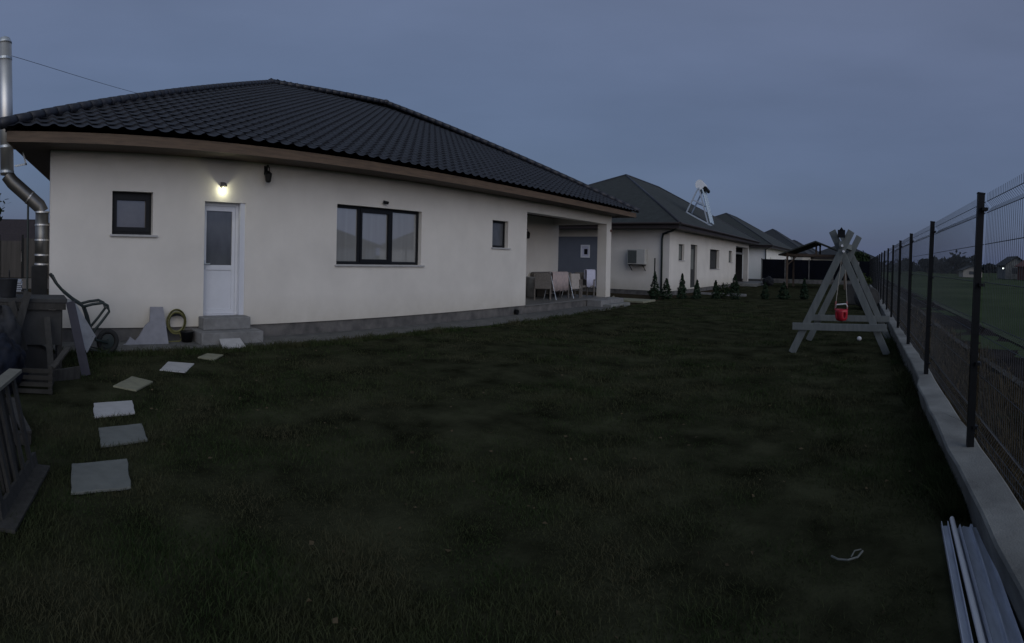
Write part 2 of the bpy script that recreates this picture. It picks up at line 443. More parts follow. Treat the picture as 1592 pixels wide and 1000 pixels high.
# ------------------------------------------------------------------ house 1 (all children in world coordinates: root at origin corner)
H1 = thing('house', 'large cream bungalow with dark profiled tile roof, white back door and corner terrace', 'house', (0, 0, 0))
YL, YR, ZB, ZS = .43, 19.70, .268, 3.27
XB = -28.3
SK = .183
front = MB()
holes = [(1.61, 2.41, 1.875, 2.615), (3.47, 4.36, .268, 2.505), (6.60, 9.19, 1.40, 2.625), (12.02, 12.77, 1.885, 2.61)]
wall_holes(front, -10, .3, YL, 13.74, ZB, ZS, holes)
front.box(-10.401, -10.001, 13.74, 19.28, 2.95, ZS)                       # beam over the terrace opening
front.box(-12.6, -10.401, 19.28, 19.699, 2.95, ZS)                         # side beam
front.box(-10.42, -10, 19.28, YR, ZB, ZS)                              # corner pillar
front.prism([(-10.3, YL+SK*.3, ZB), (XB, YL+SK*(-10-XB), ZB), (XB, YL+SK*(-10-XB)+.3, ZB), (-10.3, YL+SK*.3+.3, ZB)], (0, 0, ZS-ZB))   # left wall, slightly out of square
front.box(XB, XB+.3, YL+SK*18.3+.3, YR, ZB, ZS)                               # rear wall
front.box(XB+.3, -12.9, YR-.3, YR, ZB, ZS)                            # right wall
front.box(-12.9, -12.6, 13.74, YR, ZB, ZS)                            # terrace back wall
front.box(-12.6, -10.3, 13.44, 13.74, ZB, ZS)                         # terrace end wall
front.build('wall', 'plaster', H1)
MB().prism([(-10.035, YL+.04, -.05), (-10.035, 13.76, -.05), (-28.25, 13.76, -.05), (-28.25, YL+SK*18.25+.035, -.05)], (0, 0, .05+ZB+.001)).build('plinth', 'plinth', H1)
fl = MB(); fl.box(-12.6, -10.03, 13.76, YR-.03, -.05, .235).build('terrace_floor', 'plinth', H1)
MB().box(-12.6, -10.0, 13.76, YR+.02, .236, .27).build('terrace_slab', 'terrace', H1)
MB().box(-12.6, -10.4, 13.74, 19.28, 3.18, 3.2).build('terrace_ceiling', 'wood_soffit', H1)
def ly(x, off=0): return -.37+off+SK*(-9.2-x)
f = MB(); f.box(-9.23, -9.2, -.37, 20.4, ZS-.012, 3.425); f.box(-29.1, -29.07, ly(-29.1), 20.4, ZS-.012, 3.425)
f.box(-29.07, -9.23, 20.37, 20.399, ZS-.011, 3.424)
f.prism([(-9.231, ly(-9.231), ZS-.011), (-29.069, ly(-29.069), ZS-.011), (-29.069, ly(-29.069, .03), ZS-.011), (-9.231, ly(-9.231, .03), ZS-.011)], (0, 0, 3.424-ZS+.011))
f.build('fascia', 'wood_fascia', H1)
f = MB(); f.box(-10, -9.231, ly(-9.6, .03), 20.369, ZS, ZS+.02); f.box(-28.9, -10.001, YR, 20.368, ZS, ZS+.02); f.box(-29.06, XB, ly(-29, .05), YR, ZS, ZS+.02)
f.prism([(-10.002, ly(-10.0, .031), ZS), (XB, ly(XB, .031), ZS), (XB, YL+SK*(-10-XB)+.1, ZS), (-10.002, YL+.1, ZS)], (0, 0, .02))
f.prism([(-9.232, ly(-9.232, .031), ZS), (-10.0, ly(-10.0, .031), ZS), (-10.0, ly(-9.6, .0295), ZS), (-9.232, ly(-9.6, .0295), ZS)], (0, 0, .019))
f.build('soffit', 'wood_soffit', H1)
hip_roof(H1, -29.2, -9.12, -.46, 20.48, 3.47, -19.15, (7.66, 7.84), 9.38, 15.2, 'tile', sk=SK)
window(H1, -10, 1.61, 2.41, 1.875, 2.615, fw=.075, sashes=[(1.655, 2.365)])
window(H1, -10, 6.60, 9.19, 1.40, 2.625, pane='pane_curtain', mull=[(7.255, 7.40), (8.17, 8.32)], fw=.065, rec=.12, sashes=[(7.33, 8.24)])
window(H1, -10, 12.02, 12.77, 1.885, 2.61, pane='pane_dark', fw=.06, rec=.13)
# back door, recessed
dr = MB(); xd = -10.16; y0, y1, z0, z1 = 3.50, 4.20, .47, 2.44
for a in ((y0, y0+.07, z0, z1), (y1-.07, y1, z0, z1), (y0+.07, y1-.07, z1-.09, z1), (y0+.07, y1-.07, z0, z0+.08), (y0+.07, y1-.07, 1.27, 1.36)):
    dr.box(xd-.06, xd, *a)
dr.box(xd-.05, xd-.018, y0+.07, y1-.07, z0+.08, 1.27)
door = dr.build('door', 'white_pvc', H1, bevel=.004)
fr = MB()
fr.box(xd-.09, xd+.012, 3.47, 3.498, .45, 2.505); fr.box(xd-.09, xd+.012, 4.202, 4.25, .45, 2.505); fr.box(xd-.09, xd+.012, 3.498, 4.202, 2.442, 2.505)
fr.box(xd-.09, -10.02, 4.25, 4.36, .45, 2.505)
fr.box(xd-.09, xd+.03, 3.498, 4.25, .44, .468)
fr.build('door_frame', 'white_pvc', door)
MB().box(xd-.045, xd-.03, y0+.06, y1-.06, 1.35, z1-.08).build('pane', 'pane_dark', door)
h = MB(); h.tube([(xd+.02, 3.535, 1.38), (xd+.05, 3.535, 1.38), (xd+.05, 3.64, 1.385)], .011, 8); h.box(xd, xd+.01, 3.515, 3.555, 1.28, 1.45)
h.build('handle', 'alu', door)
# a lintel strip fills behind the door so that no daylight shows
MB().box(-10.30, -10.27, 3.4, 4.4, .27, 2.6).build('door_lining', 'plaster_warm', door)
# interior behind the windows is closed by the wall lining
# steps
st = thing('doorstep', 'two grey concrete steps below the white back door', 'steps', (-9.6, 3.85, 0))
MB().box(-.40, .24, -.62, .66, .0, .235).build('lower_step', 'concrete_pale', st, bevel=.015)
MB().box(-.40, -.08, -.48, .52, .236, .452).build('upper_step', 'concrete_pale', st, bevel=.015)
st2 = thing('terrace_step', 'low concrete step block at the foot of the terrace corner pillar', 'steps', (-9.5, 18.4, 0))
MB().box(-.5, .12, -.65, 1.35, .0, .25).build('upper_step', 'concrete_pale', st2, bevel=.015)
MB().box(.121, .48, -.5, 1.2, .0, .115).build('lower_step', 'concrete', st2, bevel=.015)
# vent outlet in the plinth
v = MB(); v.tube([(-10.04, 13.25, .11), (-9.93, 13.25, .10)], .075, 14)
nprint(v.build('drain_pipe', 'black', None, smooth=False), 'round black pipe outlet in the grey plinth left of the terrace', 'pipe')

# lit lamp over the door
lp = thing('wall_lamp', 'small lit wall lamp glowing yellow over the white back door', 'lamp', (-10, 3.84, 2.80))
sh = MB()
prof = [(.068*math.cos(t), .068*math.sin(t)) for t in np.linspace(0, math.pi/2*.96, 8)]
sh.lathe((.075, 0, -.01), [(.067, -.012)]+[(r, h_*.95) for r, h_ in prof], 18)
sh.box(0, .03, -.045, .045, -.03, .06)
sh.build('lamp_shade', 'plinth', lp, smooth=True)
bb = MB(); bb.lathe((.05, 0, -.05), [(.005, -.02), (.015, -.014), (.02, 0), (.015, .014), (.005, .02)], 14)
bb.build('bulb', mat('bulb_glow', (1, 1, .8), .5, 0, emis=(1.0, 1.0, .7, 3.0)), lp, smooth=True)
pl = bpy.data.lights.new('lamp_light', 'POINT'); pl.energy = 2.2; pl.color = (1.0, .98, .68); pl.shadow_soft_size = .02
po = bpy.data.objects.new('lamp_light', pl); col.objects.link(po); po.parent = lp; po.location = (.105, 0, -.085)
# unlit lantern
ln = thing('wall_lantern', 'unlit black lantern hanging from a bracket under the eaves between door and wide window', 'lamp', (-10, 4.80, 3.10))
a = MB(); a.box(0, .02, -.04, .04, -.04, .12); a.tube([(.01, 0, .08), (.10, 0, .13), (.17, 0, .07), (.17, 0, -.0)], .012, 8)
a.build('bracket', 'black', ln)
a = MB(); a.lathe((.17, -.02, -.20), [(.03, 0), (.055, .02), (.075, .15), (.085, .155), (.035, .20), (.012, .215)], 6); a.build('lantern_body', 'black', ln)
# motion sensor above the wide window
s = thing('security_camera', 'small dark camera mounted above the wide three-part window', 'camera', (-10, 7.94, 2.73))
a = MB(); a.box(0, .03, -.03, .03, -.03, .03); a.tube([(.02, 0, 0), (.09, 0, .0)], .012, 8); a.build('bracket', 'alu', s)
a = MB(); a.tube([(.06, -.06, .02), (.10, .06, -.0)], .033, 12); a.build('camera_body', 'black', s)
# terrace lantern
s = thing('wall_lantern', 'dark lantern on the back wall of the terrace, near its left edge', 'lamp', (-12.6, 17.2, 2.5))
a = MB(); a.tube([(.0, 0, .1), (.1, 0, .16), (.14, 0, .08)], .012, 6); a.build('bracket', 'black', s)
a = MB(); a.lathe((.14, 0, -.18), [(.03, 0), (.08, .03), (.10, .2), (.05, .26)], 6); a.build('lantern_body', 'black', s)
s = MB(); s.tube([(-9.995, 19.62, 2.72), (-9.96, 19.62, 2.72)], .045, 12)
nprint(s.build('wall_socket', 'brick', None), 'small reddish round box high on the terrace corner pillar', 'electrical box')

# flue
ch = thing('flue', 'stainless steel chimney flue offset past the eaves at the left end of the cream bungalow', 'chimney', (-10.3, 0, 0))
STL = mat('flue_steel_shaded', (.20, .195, .18), .42, .2, 3, metal=.85)  # darker steel copy: shade on lower pipe and elbow put into the colour
P = [(0, .285, 1.32), (0, .285, 2.25), (0, .24, 2.34), (0, -.30, 2.76), (0, -.40, 2.88), (0, -.465, 5.14)]
r0 = .130
a = MB(); a.tube(P[:2], r0, 22); a.build('lower_pipe', STL, ch, smooth=True)
a = MB(); a.tube([P[1], P[2], P[3], P[4]], r0, 22, cap=False); a.build('elbow_pipe', STL, ch, smooth=True)
a = MB(); a.tube([P[4], P[5]], r0, 22); a.build('upper_pipe', 'steel', ch, smooth=True)
a = MB(); a.lathe((0, -.465, 5.14), [(r0+.005, 0), (r0+.006, .03), (r0-.02, .06), (r0-.03, .09), (r0-.09, .12)], 22); a.build('cap', 'alu', ch, smooth=True)
for zz in (1.34, 1.50, 1.76, 2.02, 2.24): a = MB(); a.tube([(0, .285, zz-.014), (0, .285, zz+.014)], r0+.010, 22); a.build('clamp', 'steel', ch)
for q, zz in ((-.415, 3.36), (-.46, 4.88), (-.403, 2.93)): a = MB(); a.tube([(0, q, zz-.02), (0, q, zz+.02)], r0+.008, 22); a.build('clamp', 'alu', ch)
a = MB(); a.tube([(.0, .05, 2.487), (0, .03, 2.503)], r0+.008, 22)
a.build('clamp', 'steel', ch)
a = MB(); a.beam((.10, -.25, 3.02), (.10, -.02, 3.06), .03, .03); a.beam((.10, -.03, 3.04), (.10, -.10, 3.26), .03, .03); a.build('wall_bracket', 'alu', ch)
a = MB(); a.box(-.16, .15, .09, .40, .0, 1.31); a.build('stove_base', 'black_matte', ch, bevel=.02)
# guy wire / cable
a = MB(); pts = [Vector((-10.2, -.33, 4.90)).lerp(Vector((-14.6, 3.75, 5.42)), t)+Vector((0, 0, -.06*math.sin(math.pi*t))) for t in np.linspace(0, 1, 14)]
a.tube(pts, .0045, 5)
nprint(a.build('cable', 'black'), 'thin dark cable strung from the flue top across the sky to the tiled roof', 'cable')

# ------------------------------------------------------------------ neighbour houses of the same row
def simple_house(y0, y1, label, openings=(), wm='plaster', porch=None, kind='shingle', rx=-17.0, rz=7.35, ry0=9.1, ry1=15.6, zb=.2, detail=True, dx=0):
    h_ = thing('house', label, 'house', (dx, y0, 0))
    L = y1-y0; xb = -23.9
    mb = MB(); hs = [(a, b_, c, d) for a, b_, c, d, *_ in openings]
    ye = porch[0] if porch else L
    wall_holes(mb, -10, .3, 0, ye, zb, 3.2, hs)
    mb.box(xb, -10.3, 0, .3, zb, 3.2); mb.box(xb, xb+.3, .3, L, zb, 3.2); mb.box(xb+.3, -12.9, L-.3, L, zb, 3.2)
    if porch:
        mb.box(-10.401, -10.001, ye, L-.4, 2.9, 3.2); mb.box(-10.42, -10, L-.4, L, zb, 3.2); mb.box(-12.9, -12.6, ye, L, zb, 3.2); mb.box(-12.6, -10.3, ye-.3, ye, zb, 3.2)
    else: mb.box(-12.9, -10.3, L-.3, L, zb, 3.2)
    mb.build('wall', wm, h_)
    MB().box(xb+.03, -10.03, .03, L-.03, -.06, zb+.001).build('plinth', 'plinth', h_)
    ex1 = -9.2; ex0 = xb-.8
    eaves(h_, ex0, ex1, -.8, L+.6, 3.2, 3.42, xb, -10, 0, L, 'dark_fascia', 'dark_fascia')
    hip_roof(h_, ex0-.05, ex1+.05, -.86, L+.66, 3.46, rx, rz, ry0, ry1, kind)
    g = MB(); g.tube([(ex1+.09, -.8, 3.42), (ex1+.09, L+.6, 3.42)], .06, 8); g.tube([(ex0, -.88, 3.42), (ex1+.05, -.88, 3.42)], .06, 8); g.build('gutter', 'dark_fascia', h_)
    for q in openings:
        a, b_, c, d, typ = q
        if typ == 'door':
            f = MB(); f.box(-10.2, -10.14, a, b_, c, d); dd = f.build('door', 'board_grey', h_)
            MB().box(-10.14, -10.13, a+.15, b_-.35, c+1.0, d-.25).build('pane', 'slab_grey', dd)
        elif typ == 'white': window(h_, -10, a, b_, c, d, frame='board_grey', pane='slab_grey', fw=.06)
        else: window(h_, -10, a, b_, c, d, frame='anth', pane='board_grey', fw=.07, rec=.2)
    return h_
N2 = simple_house(26.6, 47.0, 'cream neighbour bungalow with dark hipped roof and air conditioner beyond the terrace', 
    [(1.5, 2.45, 1.72, 2.54, 'white'), (3.65, 4.95, .25, 2.6, 'door'), (7.8, 10.2, 1.25, 2.46, 'dark'), (13.0, 14.1, 1.70, 2.50, 'white')], porch=(15.3,))
MB().box(-12.58, -12.5, 15.4, 20.0, .3, 2.6).box(-12.5, -10.46, 19.75, 19.8, .2, 2.9).build('porch_dark_fill', 'black_matte', N2)  # black sheets added so the porch recess reads as deep shade
MB().box(-10.5, -10.44, 15.35, 19.9, 2.35, 2.5).build('porch_rail', 'concrete_pale', N2)
# downpipe at the corner, painted section with a little window behind the terrace
a = MB(); a.tube([(-9.15, -.75, 3.38), (-9.6, -.5, 3.12), (-10.35, -.09, 2.95), (-10.40, -.08, 2.7), (-10.40, -.08, .1)], .055, 10); a.build('downpipe', 'green_tube', N2, smooth=True)
MB().box(-21.5, -13.95, -.012, 0, .2, 2.82).build('painted_panel', 'grey_paint', N2)
a = MB()
wx, wz = -15.15, 2.06
for q in ((wx-.30, wx+.30, -.05, -.013, wz-.33, wz-.25), (wx-.30, wx+.30, -.05, -.013, wz+.25, wz+.33), (wx-.30, wx-.22, -.05, -.013, wz-.25, wz+.25), (wx+.22, wx+.30, -.05, -.013, wz-.25, wz+.25)): a.box(*q)
f = a.build('window', 'white_pvc', N2); MB().box(wx-.22, wx+.22, -.03, -.013, wz-.25, wz+.25).build('pane', 'cloth', f); MB().box(wx-.07, wx+.15, -.036, -.031, wz-.16, wz+.12).build('blind', 'black', f)
simple_house(55.5, 76, 'third bungalow of the row, its gabled dark roof above the black fence', [(3, 3.8, 1.5, 2.3, 'white')], wm='plaster_lightened', kind='shingle', ry0=10, ry1=15.5)
simple_house(92, 112, 'fourth bungalow of the row, only its dark peaked roof showing', [], kind='shingle2', ry0=9.6, ry1=14, rz=7.8)
simple_house(126, 146, 'fifth bungalow of the row, small dark roof near the vanishing point', [], kind='shingle2', ry0=9, ry1=15, rz=7.4)
simple_house(160, 182, 'farthest bungalow of the row, tiny roof behind the wooden pavilion', [], kind='shingle2', ry0=9, ry1=15, rz=7.4)
# downpipe on house 3
N3 = [o for o in col.objects if o.name.startswith('house') and o.get('label', '').startswith('third')][0]
a = MB(); a.tube([(-9.1, -.75, 3.35), (-9.95, -.1, 3.05), (-9.95, -.08, .1)], .06, 8); a.build('downpipe', 'green_tube', N3)
# air conditioner
ac = thing('air_conditioner', 'pale outdoor air conditioner unit on the side wall of the neighbour bungalow', 'air conditioner', (-11.75, 26.6, 1.46))
MB().box(-.55, .50, -.42, -.08, 0, .74).build('case', 'ac', ac, bevel=.02)
a = MB(); a.box(-.49, .02, -.44, -.421, .06, .68)
for k in range(7): a.box(-.49, .02, -.452, -.4401, .09+k*.085, .11+k*.085)
a.build('fan_grille', 'ac_dark', ac)
a = MB()
for x in (-.42, .38): a.beam((x, 0, -.03), (x, -.46, -.03), .04, .05); a.beam((x, 0, -.3), (x, -.4, -.05), .03, .03)
a.box(-.5, .45, -.44, -.06, -.02, -.002)
a.build('bracket', 'black', ac)
# solar heater
sw = thing('solar_water_heater', 'white solar water heater tank on its stand on the neighbour roof', 'solar heater', (-10.6, 34.6, 3.9), R(9))
a = MB(); a.tube([(-.15, -.9, 2.38), (-.15, .9, 2.38)], .30, 20); a.build('tank', 'tank', sw, smooth=False)
a = MB(); a.tube([(.22, -.80, 2.18), (.22, .85, 2.18)], .12, 14); a.build('manifold', 'black', sw)
a = MB()
for k in range(14): y = -.85+k*.13; a.tube([(.03, y, 2.12), (.62, y, .12)], .055, 6)
a.build('tube_bank', 'tubes', sw)
a = MB()
for y in (-.95, .95):
    a.beam((-.2, y, 2.2), (.50, y, -.02), .085, .085); a.beam((-.25, y, 2.15), (-1.0, y, .70), .085, .085); a.beam((-1.0, y, .72), (.5, y, .03), .085, .085); a.beam((-.6, y, 1.45), (.2, y, 1.2), .07, .07)
a.beam((.52, -.95, .0), (.52, .95, .0), .14, .10); a.beam((-1.0, -.95, .72), (-1.0, .95, .72), .085, .085)
a.build('stand', 'alu', sw)

# ------------------------------------------------------------------ terrace furniture
def chair(loc, rz, label, drape=None):
    c = thing('garden_chair', label, 'chair', loc, rz, 'chairs on the terrace')
    b_ = MB(); b_.box(-.30, .30, -.30, .28, .34, .42); b_.build('seat', 'rattan', c, bevel=.02)
    b_ = MB(); b_.box(-.30, .30, -.36, -.29, .36, .88); b_.build('backrest', 'rattan', c, bevel=.02)
    for sx_ in (-1, 1):
        b_ = MB(); b_.box(sx_*.30-.03, sx_*.30+.03, -.33, .28, .60, .64); b_.build('armrest', 'rattan', c)
        for sy in (-.3, .25):
            b_ = MB(); b_.box(sx_*.29-.025, sx_*.29+.025, sy-.025, sy+.025, 0, .60); b_.build('leg', 'rattan', c)
    return c
def drape(loc, rz, wdt, drop_f, drop_b, top, depth, m_, label, name='blanket', cat='blanket'):
    n = 16; vs = []; fs = []
    prof = [(-depth/2-.02, top-drop_f), (-depth/2-.015, top-drop_f*.5), (-depth/2-.01, top-.02), (-depth/4, top+.012), (depth/4, top+.012), (depth/2+.01, top-.02), (depth/2+.02, top-drop_b)]
    for i in range(n+1):
        x = -wdt/2+wdt*i/n
        for j, (y, z) in enumerate(prof):
            k = abs(z-top)/max(drop_f, .1)
            vs.append((x, y+.02*k*math.sin(i*1.9+j), z+(.02*math.sin(i*1.3) if j in (0, 6) else 0)))
    q = len(prof)
    for i in range(n):
        for j in range(q-1): a_ = i*q+j; fs.append((a_, a_+1, a_+q+1, a_+q))
    o = MB().add(vs, fs).build(name, m_, smooth=True); o.location = loc; o.rotation_euler.z = rz
    sm = o.modifiers.new('thickness', 'SOLIDIFY'); sm.thickness = .012
    return nprint(o, label, cat)
zt = .27
chair((-11.05, 16.25, zt), R(35), 'dark rattan armchair at the left end of the terrace')
chair((-10.95, 18.05, zt), R(250), 'rattan chair behind the beige cushion on the terrace')
chair((-10.78, 18.92, zt), R(240), 'rattan chair under the white towel beside the corner pillar')
sf_ = thing('garden_sofa', 'dark garden sofa along the back wall of the terrace', 'sofa', (-12.15, 18.4, zt))
MB().box(-.38, .38, -.85, .85, .12, .42).build('seat', 'rattan', sf_, bevel=.03)
MB().box(-.38, -.22, -.85, .85, .421, .86).build('backrest', 'rattan', sf_, bevel=.03)
for y in (-.93, .86): MB().box(-.36, .36, y, y+.08, .0, .62).build('armrest', 'rattan', sf_, bevel=.02)
for y in (-.7, 0, .65): MB().box(-.2, -.08, y-.22, y+.27, .43, .80).build('cushion', 'beige' if y else 'pink', sf_, bevel=.04)
tb = thing('garden_table', 'low garden table between the sofa and the pinkish blanket', 'table', (-11.45, 17.3, zt))
MB().box(-.35, .35, -.5, .5, .62, .66).build('tabletop', 'rattan', tb, bevel=.01)
for x in (-.3, .3):
    for y in (-.45, .45): MB().box(x-.025, x+.025, y-.025, y+.025, 0, .62).build('leg', 'black', tb)
drape((-10.80, 16.98, zt), R(90), 1.10, .62, .5, .90, .12, 'pink', 'pinkish blanket hanging over the rack at the front of the terrace')
rk = thing('drying_rack', 'metal rack carrying the pinkish blanket on the terrace', 'rack', (-10.8, 17.0, zt))
a = MB()
for y in (-.62, .62): a.tube([(-.28, y, 0), (0, y, .89), (.28, y, 0)], .013, 6)
a.tube([(0, -.63, .89), (0, .63, .89)], .013, 6); a.tube([(-.14, -.63, .45), (-.14, .63, .45)], .010, 6); a.build('frame', 'alu', rk)
a = MB(); a.box(-.05, .06, -.34, .34, .30, .86); o = a.build('cushion', 'beige', None, bevel=.04); o.location = (-10.62, 18.02, zt); o.rotation_euler.y = R(-8); nprint(o, 'beige cushion propped against the rattan chair, right of the pinkish blanket', 'cushion')
drape((-10.56, 18.93, zt), R(75), .50, .62, .35, .98, .12, 'cloth', 'pale white towel hung over the chair nearest the corner pillar', 'towel', 'towel')
bn = MB(); bn.lathe((0, 0, 0), [(.19, 0), (.22, .02), (.26, .66), (.27, .68), (.24, .70)], 18); o = bn.build('laundry_basket', 'concrete_pale', None, smooth=True); o.location = (-12.1, 17.0, zt)
nprint(o, 'tall pale round basket against the back wall at the left of the terrace', 'basket')

# ------------------------------------------------------------------ foam board and hose on the wall
pts = [(2.592, .640), (2.342, .642), (2.320, .40), (2.235, .345), (2.19, .285), (2.10, .16), (2.028, .095), (1.935, .155), (1.85, .05), (1.80, .035), (2.665, .035)]
a = MB(); a.prism([(-.0-.18*(z/.64), y, z) for y, z in pts], (.05, 0, 0)); o = a.build('insulation_board', 'foam', None); o.location = (-9.68, 0, .0)
nprint(o, 'broken pale grey insulation board propped against the plinth left of the hose', 'board')
hs = thing('garden_hose', 'coiled yellow garden hose hung on the wall left of the doorstep', 'hose', (-9.93, 2.885, .375))
a = MB()
for k in range(9):
    rr = .175+.022*math.sin(k*2.2); ox = (k % 3)*.022; dy = .012*math.sin(k*3.1); dz = .012*math.cos(k*1.7)
    a.tube([(ox+.02, dy+rr*math.cos(t), dz+rr*1.10*math.sin(t)) for t in np.linspace(0, 2*math.pi, 33)[:-1]], .0105, 6, close=True)
a.tube([(.05, .05, -.18), (.09, .1, -.28), (.12, .05, -.33), (.10, -.12, -.335), (.14, -.2, -.335)], .0105, 6)
a.build('coil', 'hose', hs, smooth=True)
a = MB(); a.prism([(-.03, .165*math.cos(t), .175*math.sin(t)) for t in np.linspace(.08*math.pi, .92*math.pi, 14)]+[(-.03, -.11, .085), (-.03, 0, .11), (-.03, .11, .085)], (.09, 0, 0))
a.build('hanger', 'black', hs)
pt = MB(); pt.lathe((0, 0, 0), [(.10, 0), (.13, .17), (.14, .18), (.12, .19)], 14); o = pt.build('plant_pot', 'black', None, smooth=True); o.location = (-9.78, 3.07, .035)
nprint(o, 'small dark pot on the paving between hose and doorstep', 'pot')

# ------------------------------------------------------------------ stepping stones
stones = [
 ([(-8.43, 2.84), (-8.71, 3.11), (-8.53, 3.34), (-8.17, 3.04)], 'slab_sand', 'yellowish small stepping stone just in front of the doorstep slab', 0),
 ([(-8.19, 2.26), (-7.97, 2.63), (-7.41, 2.31), (-7.65, 1.98)], 'slab_white', 'bright white stepping stone, third from the back door', 0),
 ([(-7.32, 1.49), (-6.99, 1.72), (-6.58, 1.4), (-6.83, 1.14)], 'slab_sand', 'sandy stepping stone turned like a diamond, middle of the path', 0),
 ([(-6.08, .79), (-6.14, 1.26), (-5.68, 1.2), (-5.58, .73)], 'slab_white', 'white stepping stone with a crisp edge just past the diamond one', 0),
 ([(-5.23, .73), (-5.31, 1.19), (-4.85, 1.15), (-4.75, .69)], 'slab_grey', 'grey stepping stone with grass creeping over its edge, second nearest', 0),
 ([(-4.37, .39), (-4.43, .87), (-3.9, .8), (-3.85, .34)], 'slab_grey', 'large dull grey stepping stone nearest the viewer', 0)]
for poly, m_, lab, zt_ in stones:
    cx = sum(p[0] for p in poly)/4; cy_ = sum(p[1] for p in poly)/4
    n = []
    for i in range(4):
        p, q = Vector(poly[i]), Vector(poly[(i+1) % 4])
        for t in (0, .2, .4, .6, .8):
            v_ = p.lerp(q, t); jit = .006 if t else 0
            n.append((v_.x-cx+rnd.uniform(-jit, jit), v_.y-cy_+rnd.uniform(-jit, jit)))
    a = MB(); a.prism([(x, y, 0) for x, y in n], (0, 0, .022))
    o = a.build('stepping_stone', m_, None, bevel=.005); o.location = (cx, cy_, -.004)
    nprint(o, lab, 'stepping stone', 'stepping stones from the door across the lawn')

a = MB(); a.prism([(-9.345, 3.57, .135), (-9.345, 4.0, .135), (-9.03, 3.98, .045), (-9.03, 3.52, .045)], (.008, 0, -.035))
nprint(a.build('stepping_stone', 'slab_white', None, bevel=.004), 'pale square slab leaning at the foot of the doorstep', 'stepping stone', 'stepping stones from the door across the lawn')
# ------------------------------------------------------------------ wheelbarrow on end against the wall (world Y,Z profile, X width)
wb = thing('wheelbarrow', 'green tubular wheelbarrow tipped up against the house wall, wheel on the ground', 'wheelbarrow', (-9.0, 0, 0))
side = [(.42, 1.22), (.50, 1.09), (.62, .97), (.80, .84), (.97, .745), (1.03, .60), (1.08, .42), (1.18, .24), (1.38, .19)]
leg = [(.95, .755), (1.10, .79), (1.27, .81), (1.36, .77), (1.385, .68), (1.26, .53), (1.14, .40), (1.10, .30)]
for sx_ in (-.26, .22):
    a = MB(); a.tube([(sx_*(1.1 if i < 3 else 1-.10*(i-3) if i > 3 else 1), y, z) for i, (y, z) in enumerate(side)], .024, 8); a.build('frame_tube', 'green_tube', wb, smooth=True)
    a = MB(); a.tube([(sx_, y, z) for y, z in leg], .022, 8); a.build('leg', 'green_tube', wb, smooth=True)
    a = MB(); a.tube([(sx_*1.1, .40, 1.22), (sx_*1.1, .47, 1.135)], .024, 8); a.build('grip', 'rubber', wb)
a = MB(); a.tube([(-.26, 1.37, .72), (.22, 1.37, .72)], .018, 8); a.build('crossbar', 'green_tube', wb)
a = MB(); a.tube([(-.26, .80, .84), (.22, .80, .84)], .02, 8); a.build('crossbar', 'green_tube', wb)
# tray: hopper between the tubes, opening toward the left
T1 = [(-.30, .82, .80), (.30, .82, .80), (.24, 1.16, .32), (-.26, 1.16, .32)]
T2 = [(-.36, .66, .84), (.36, .66, .84), (.22, 1.02, .06), (-.24, 1.02, .06)]
a = MB(); a.add(T1+T2, [(0, 1, 2, 3), (0, 4, 5, 1), (1, 5, 6, 2), (2, 6, 7, 3), (3, 7, 4, 0)])
o = a.build('tray', 'tray', wb); sm = o.modifiers.new('thickness', 'SOLIDIFY'); sm.thickness = .006
a = MB(); n_ = 28
a.tube([(0, 1.40+.155*math.cos(t), .20+.155*math.sin(t)) for t in np.linspace(0, 2*math.pi, n_+1)[:-1]], .042, 10, close=True)
whl = a.build('wheel', 'rubber', wb, smooth=True)
a = MB(); a.lathe((-.03, 1.40, .20), [(.03, -.02), (.035, 0), (.11, .005), (.11, .05), (.035, .055), (.03, .08)], 20, axis='x'); a.build('rim', 'green_tube', whl)
a = MB(); a.beam((.12, 1.0, .12), (.12, 1.42, .03), .03, .02); a.beam((-.12, 1.0, .12), (-.12, 1.42, .03), .03, .02); a.build('stay', 'green_tube', wb)

# ------------------------------------------------------------------ junk by the left edge
wbn = thing('workbench', 'old wooden workbench with grey side panel standing on the grass left of the wheelbarrow', 'workbench', (-8.0, 0, 0))
a = MB(); a.box(-.45, .25, -.62, .60, .90, .955); a.build('bench_top', 'board_grey', wbn, bevel=.008)
a = MB(); a.box(.16, .19, -.55, .52, .34, .80); a.build('side_panel', 'board_grey', wbn)
a = MB(); a.box(.191, .24, -.60, .58, .81, .899); a.build('apron_rail', 'wood_old', wbn)
for y in (-.55, .50):
    for x in (-.38, .14):
        a = MB(); a.box(x-.035, x+.035, y-.035, y+.035, 0, .90); a.build('leg', 'wood_old', wbn)
a = MB(); a.beam((0, 0, 0), (-.25, -.22, .92), .13, .03, up=(1, 0, 0)); o = a.build('plank', 'board_purple', None); o.location = (-7.48, .86, .0)
nprint(o, 'slate coloured plank leaning against the right end of the workbench', 'plank')
a = MB(); a.beam((0, 0, 0), (-.10, -.20, .62), .10, .03, up=(1, 0, 0)); o = a.build('plank', 'wood_old', None); o.location = (-7.6, -.02, .30)
nprint(o, 'dark short plank leaning across the left part of the workbench panel', 'plank')
